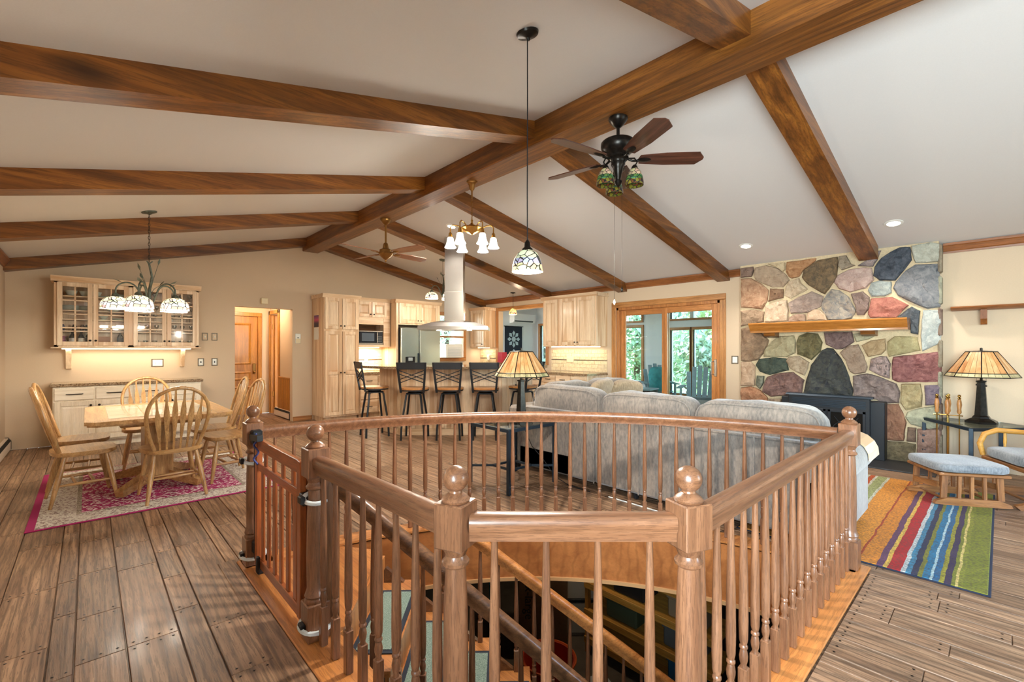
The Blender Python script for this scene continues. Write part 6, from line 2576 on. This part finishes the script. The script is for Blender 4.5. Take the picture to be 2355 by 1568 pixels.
SPn = thing('mini_pendant', 'small amber tiffany pendant above the kitchen sink', 'pendant lamp', (6.92, 7.40, 0))
zc = ZR(6.92)
m = MB()
m.lathe([(.06, 0), (.055, -.014), (.015, -.022), (.006, -.03)], (0, 0, zc), 18)
obj('canopy', m, BRONZE, SPn, smooth=50)
m = MB()
m.tube([(0, 0, zc - .02), (0, 0, 2.24)], .004, 6)
obj('cord', m, BLACK, SPn)
m = MB()
m.lathe(shell([(.02, 0), (.06, -.03), (.085, -.09), (.09, -.14)]), (0, 0, 0), 18)
o = obj('shade', m, tiffany('tiffany_amber', S(226, 196, 110), S(236, 210, 130), S(220, 170, 120), .6, -.15, 0, 24), SPn, smooth=60)
o.location = (0, 0, 2.24)
lamp('mini_pendant_light', 'POINT', (6.92, 7.40, 2.06), 6, WARM, radius=.04)

# ceiling fans
def fan(label, x, y, zb, zmot, angs, rad, mats, bl, lights=False, drop=None):
    t_ = thing('ceiling_fan', label, 'ceiling fan', (x, y, 0))
    mm, bm = mats
    m_ = MB()
    m_.lathe([(.075, 3.16), (.075, 3.145), (.06, 3.125), (.045, 3.105), (.022, 3.085), (.013, 3.08), (.013, zmot + .06)], (0, 0, 0), 24)
    obj('downrod', m_, mm, t_, smooth=50)
    m_ = MB()
    if lights:
        m_.lathe([(.02, zmot + .065), (.12, zmot + .055), (.134, zmot + .042), (.135, zmot + .01), (.122, zmot - .025), (.09, zmot - .05), (.08, zmot - .06), (.082, zmot - .08), (.062, zmot - .092), (.052, zmot - .115), (.056, zmot - .13), (.04, zmot - .155), (.026, zmot - .22), (.020, zmot - .25), (.034, zmot - .262), (.02, zmot - .29), (.0005, zmot - .31)], (0, 0, 0), 28)
    else:
        m_.lathe([(.02, zmot + .13), (.03, zmot + .12), (.045, zmot + .05), (.085, zmot + .03), (.09, zmot - .01), (.10, zmot - .025), (.085, zmot - .05), (.06, zmot - .075), (.03, zmot - .10), (.012, zmot - .11), (.014, zmot - .13), (.0005, zmot - .145)], (0, 0, 0), 28)
    obj('motor_housing', m_, mm, t_, smooth=50)
    pitch = R_(-13)
    for a in angs:
        m_ = MB()
        w0, w1 = .050, .074
        out = [(.17, -w0), (rad * .55, -w1 * .96), (rad - .045, -w1), (rad - .02, -w1 * .55), (rad, -w1 * .2), (rad, w1 * .2), (rad - .02, w1 * .55), (rad - .045, w1), (rad * .55, w1 * .96), (.17, w0), (.155, 0)]
        m_.prism(out, -.004, .004)
        o_ = obj('blade', m_, bm, t_, smooth=None)
        o_.location = (0, 0, zb)
        o_.rotation_euler = (pitch, 0, R_(a))
        m_ = MB()
        m_.tube([(.07, 0, .01), (.11, 0, -.012), (.16, 0, -.012)], .009, 8)
        m_.lathe([(.0005, 0), (.022, .006), (.03, .012)], (.20, 0, -.018), 16)
        m_.v = [(p[0] if p[0] < .165 else .20 + (p[0] - .20) * 1.9, p[1], p[2]) for p in m_.v]
        b_ = obj('blade_bracket', m_, mm, o_, smooth=50)
    if lights:
        for k in range(3):
            a = R_(15 + 120 * k) - TH + R_(75)
            c, s_ = math.cos(a), math.sin(a)
            r1 = .130
            m_ = MB()
            zz = zmot - .15
            m_.tube([(.04 * c, .04 * s_, zz + .02), (.08 * c, .08 * s_, zz + .055), (.13 * c, .13 * s_, zz + .045), (.15 * c, .15 * s_, zz + .01), (r1 * c, r1 * s_, zz - .02)], .006, 8)
            m_.lathe([(.008, .015), (.022, 0), (.028, -.02)], (r1 * c, r1 * s_, zz - .02), 14)
            ar = obj('light_arm', m_, mm, t_, smooth=60)
            m_ = MB()
            m_.lathe(shell([(.026, 0), (.048, -.028), (.064, -.072), (.071, -.115), (.069, -.132)]), (0, 0, 0), 20)
            o_ = obj('tiffany_shade', m_, TIF_FAN, ar, smooth=60)
            o_.location = (r1 * c, r1 * s_, zz - .035)
        for dx, z2, nm in ((.03, 1.80, 'wood'), (-.03, 1.70, 'glass')):
            m_ = MB()
            m_.tube([(dx * CS, -dx * SN, zmot - .26), (dx * CS, -dx * SN, z2)], .0011, 5)
            pc = obj('pull_chain', m_, BRONZE, t_)
            m_ = MB()
            m_.lathe([(.002, .025), (.008, .012), (.011, 0), (.007, -.012), (.0005, -.02)], (dx * CS, -dx * SN, z2), 10)
            obj('pull_knob', m_, BRONZE if nm == 'wood' else WHITE, pc)
    return t_
fan('dark bronze ceiling fan with walnut blades and tiffany light kit', 3.072, 2.066, 2.83, 2.92, [26, 98, 170, 242, 314], .66, (BRONZE, FLSH), None, True)
ABW = wood('fan_blade_oak', S(120, 72, 48), S(160, 108, 76), 'X', 2, .4, .05)
fan('antique brass ceiling fan with four oak blades over the kitchen', 3.072, 5.914, 2.69, 2.70, [8, 100, 190, 286], .72, (ABRASS, ABW), None, False)

# recessed lights
for i, (x, y, la, e_) in enumerate(((6.40, 2.31, 'recessed ceiling light left of the chimney rafter', 26), (6.41, .795, 'recessed ceiling light right of the chimney rafter', 26), (4.07, 5.73, 'recessed ceiling light behind the brass chandelier', 60), (5.4, -1.2, 'added unseen recessed ceiling light above the glider chair', 22))):  # last one is an added fill light, out of view
    z = ZR(x)
    t_ = thing('recessed_light', la, 'ceiling light', (x, y, z), 0, 'recessed ceiling lights')
    t_.rotation_euler = (0, math.atan(.218), 0)
    m = MB()
    m.lathe([(.085, -.001), (.085, -.006), (.06, -.010), (.058, -.004)], (0, 0, 0), 24)
    obj('trim_ring', m, WHITE, t_, smooth=50)
    m = MB()
    m.lathe([(.058, -.004), (.04, -.016), (.0005, -.020)], (0, 0, 0), 20)
    obj('lamp_lens', m, BULB, t_, smooth=50)
    lamp('recessed_beam', 'SPOT', (x - .01, y, z - .04), e_ * 1.0, (1, .92, .82), radius=.05, spot=R_(120), blend=.7)
# hall light
lamp('hall_lamp_light', 'POINT', (2.3, 9.7, 2.2), 9, WARM, radius=.08)
HLt = thing('hall_ceiling_lamp', 'small dome ceiling lamp inside the hall', 'ceiling light', (2.3, 9.7, 2.45))
m = MB()
m.lathe([(.13, 0), (.13, -.02), (.12, -.05), (.07, -.08), (.0005, -.09)], (0, 0, 0), 20)
obj('dome', m, OPAL, HLt, smooth=60)

# ---------------------------------------------------------------- sunroom contents and garden
BLUEW = pbr('weathered_blue_paint', S(150, 176, 184), .7, noise=.1, nscale=20)
def adirondack(label, x, y, rz, cloth=None):
    t_ = thing('adirondack_chair', label, 'chair', (x, y, -.02), rz, 'sunroom adirondack chairs')
    for k in range(5):
        m_ = MB()
        xx = -.20 + k * .10
        h_ = 1.0 - .035 * abs(k - 2) ** 2
        m_.bar((xx, -.18, .30), (xx * 1.15, -.48, h_), .088, .018, (0, 1, .3))
        obj('back_slat', m_, BLUEW, t_, smooth=None)
    for k in range(5):
        m_ = MB()
        m_.rbox(-.26, .26, -.18 + k * .11, -.08 + k * .11, .30 + k * .022, .318 + k * .022, .004)
        obj('seat_slat', m_, BLUEW, t_)
    for sx in (-1, 1):
        m_ = MB()
        m_.rbox(sx * .33 - .06, sx * .33 + .06, -.40, .40, .56, .58, .006)
        obj('armrest', m_, BLUEW, t_)
        m_ = MB()
        m_.rbox(sx * .30 - .015, sx * .30 + .015, .28, .38, 0, .56, .004)
        m_.bar((sx * .28, .32, .32), (sx * .28, -.55, .05), .025, .10)
        obj('leg', m_, BLUEW, t_)
    return t_
adirondack('pale blue slatted garden chair at left inside the sunroom', 9.2, 6.5, R_(160))
adirondack('pale blue slatted garden chair behind the right glass panel', 9.2, 4.25, R_(110))
adirondack('pale blue slatted garden chair in the middle of the sunroom', 9.75, 5.45, R_(130))
m = MB()
m.cushion((9.65, 5.42, .62), (.26, .14, .30), .6, wr=.04, seed=3)
tag(obj('turquoise_towel', m, pbr('towel_turquoise', S(64, 170, 176), .9, noise=.3, nscale=10), smooth=70), 'turquoise towel bundled over a sunroom chair', 'towel')
CR = thing('slatted_crate', 'black slatted deck box standing in the sunroom', 'crate', (8.55, 5.15, -.02), R_(10))
m = MB()
m.rbox(-.25, .25, -.25, .25, .0, .50, .01)
obj('crate_body', m, BLACK, CR)
for k in range(6):
    m = MB()
    m.rbox(-.262, -.25, -.24 + k * .083, -.17 + k * .083, .03, .47, .004)
    obj('slat', m, TEALBLK, CR)
m = MB()
m.rbox(-.27, .27, -.27, .27, .50, .53, .008)
obj('lid', m, pbr('crate_lid', S(150, 178, 186), .5), CR)
m = MB()
m.rbox(8.3, 8.6, 5.85, 6.15, -.02, .30, .02)
tag(obj('red_cooler', m, pbr('cooler_red', S(170, 50, 40), .5)), 'small red cooler on the sunroom floor', 'cooler')
SGN = thing('framed_sign', 'small dark framed sign on the sunroom wall', 'sign', (SX1 - .012, 6.02, 2.40))
m = MB()
m.rbox(-.01, .012, -.18, .18, -.12, .12, .004)
obj('sign_frame', m, BLACK, SGN)
m = MB()
m.box(-.013, -.009, -.155, .155, -.095, .095)
obj('sign_face', m, pbr('sign_grey', S(150, 152, 148), .7), SGN)
# mini split and quilt on the sunroom end wall
MS = thing('mini_split_unit', 'white wall mounted air conditioner seen through the pass-through', 'air conditioner', (9.86, 10.2, 2.13))
m = MB()
m.prism([(0, 0), (-.17, .02), (-.21, .10), (-.21, .28), (-.16, .30), (0, .30)], -.46, .46, 'x')
obj('unit_body', m, WHITE, MS, smooth=30)
m = MB()
m.prism([(-.16, .018), (-.195, .055), (-.20, .075), (-.17, .03)], -.42, .36, 'x')
obj('air_vane', m, pbr('vane_dark', S(40, 44, 46), .4), MS, smooth=None)
QU = thing('star_quilt', 'patchwork star wall quilt seen through the pass-through', 'quilt', (9.55, 10.185, 1.30))
m = MB()
m.rbox(-.36, .36, -.006, .012, -.50, .72, .004)
obj('quilt_backing', m, pbr('quilt_navy', S(32, 40, 50), .9), QU)
PALE = pbr('quilt_pale', S(176, 196, 200), .9, noise=.12, nscale=30)
PALE2 = pbr('quilt_grey', S(120, 116, 108), .9)
for (cx, cz) in ((0, .34), (0, -.22)):
    for k in range(8):
        a = R_(45 * k)
        m = MB()
        P = []
        for r, da in ((.09, 0), (.20, -18), (.26, 0), (.20, 18)):
            P.append((cx + r * math.cos(a + R_(da)), cz + r * math.sin(a + R_(da))))
        m.prism(P, -.012, -.006, 'y')
        obj('quilt_patch', m, PALE if k % 2 == 0 or cz > 0 else PALE2, QU, smooth=None)
    m = MB()
    m.prism([(cx + .085 * math.cos(R_(22.5 + 45 * k)), cz + .085 * math.sin(R_(22.5 + 45 * k))) for k in range(8)], -.012, -.006, 'y')
    obj('quilt_patch', m, PALE, QU, smooth=None)
m = MB()
m.tube([(-.40, -.01, .73), (.40, -.01, .73)], .012, 8)
obj('hanging_rod', m, BRONZE, QU)

m = MB()
m.box(SX1 + .16, 34, -12, 26, -.5, -.35)
tag(obj('lawn', m, pbr('grass', S(92, 120, 60), .95, noise=.3, nscale=3)), 'green lawn outside the sunroom windows', 'lawn')
bpy.data.objects['lawn']['kind'] = 'structure'
LEAFS = []
for i, (c1, c2) in enumerate(((S(110, 146, 104), S(186, 206, 166)), (S(136, 168, 140), S(214, 226, 200)), (S(140, 160, 100), S(214, 214, 150)))):
    t = NT('leaves_%d' % i)
    ge = t.new('NewGeometry')
    t.l(t.ramp(ge.outputs['Random Per Island'], [(0, c1), (1, c2)]), t.b.inputs['Base Color'])
    t.set(Roughness=.6)
    LEAFS.append(t.m)
BARK = pbr('bark', S(84, 70, 56), .95, noise=.3, nscale=10, bump=.5)
def bush(label, x, y, h, r, mi, cat='tree', n_=4200, sd=0):
    t_ = thing('garden_tree', label, cat, (x, y, -.36), 0, 'trees in the garden')
    rg = random.Random(sd)
    m_ = MB()
    m_.tube([(0, 0, 0), (.1, 0, h * .4), (0, .1, h * .8)], [.14, .10, .04], 8)
    obj('trunk', m_, BARK, t_)
    m_ = MB()
    blobs = [(rg.uniform(-r, r) * .7, rg.uniform(-r, r) * .7, h * rg.uniform(.18, .85), r * rg.uniform(.35, .6)) for _ in range(12)]
    for k in range(n_):
        bx_, by_, bz_, br_ = blobs[k % 12]
        d = Vector((rg.gauss(0, 1), rg.gauss(0, 1), rg.gauss(0, 1))).normalized() * br_ * rg.uniform(.6, 1.05)
        p = Vector((bx_, by_, bz_)) + d
        p.z = max(p.z, .05)
        u = Vector((rg.gauss(0, 1), rg.gauss(0, 1), rg.gauss(0, 1))).normalized()
        v_ = u.cross(Vector((rg.gauss(0, 1), rg.gauss(0, 1), rg.gauss(0, 1)))).normalized()
        s_ = rg.uniform(.06, .12)
        m_.add([p - u * s_, p + v_ * s_ * .5, p + u * s_, p - v_ * s_ * .5], [(0, 1, 2, 3)])
    obj('foliage', m_, LEAFS[mi], t_, smooth=None)
bush('dense green tree seen through the left sliding door panel', 15.5, 9.6, 5.5, 2.0, 0, sd=1)
bush('pale green tree beyond the middle of the sliding door', 15.2, 7.4, 5.0, 1.9, 1, sd=2)
bush('yellow green tree beyond the right glass panel', 14.6, 5.4, 4.6, 1.8, 2, sd=3)
bush('pale blossoming shrub low outside the right glass panel', 13.4, 6.4, 2.4, 1.3, 1, 'shrub', sd=4)
bush('leafy tree at the right edge of the glass panel', 14.8, 3.4, 5.0, 1.9, 0, sd=5)
bush('tall tree behind the garden shrubs', 18.5, 8.6, 7.0, 2.8, 0, n_=5200, sd=6)
bush('tall pale tree seen through the pass-through windows', 14.5, 13.6, 5.5, 2.3, 1, sd=7)
bush('green tree at the far left of the garden', 15.5, 17.0, 6.0, 2.4, 0, sd=8)
bush('tall tree at the right back of the garden', 19.0, 4.5, 7.0, 2.8, 1, n_=5200, sd=9)
bush('tree behind the house seen through the kitchen window', 9.2, 13.4, 5.5, 2.6, 1, n_=4500, sd=10)
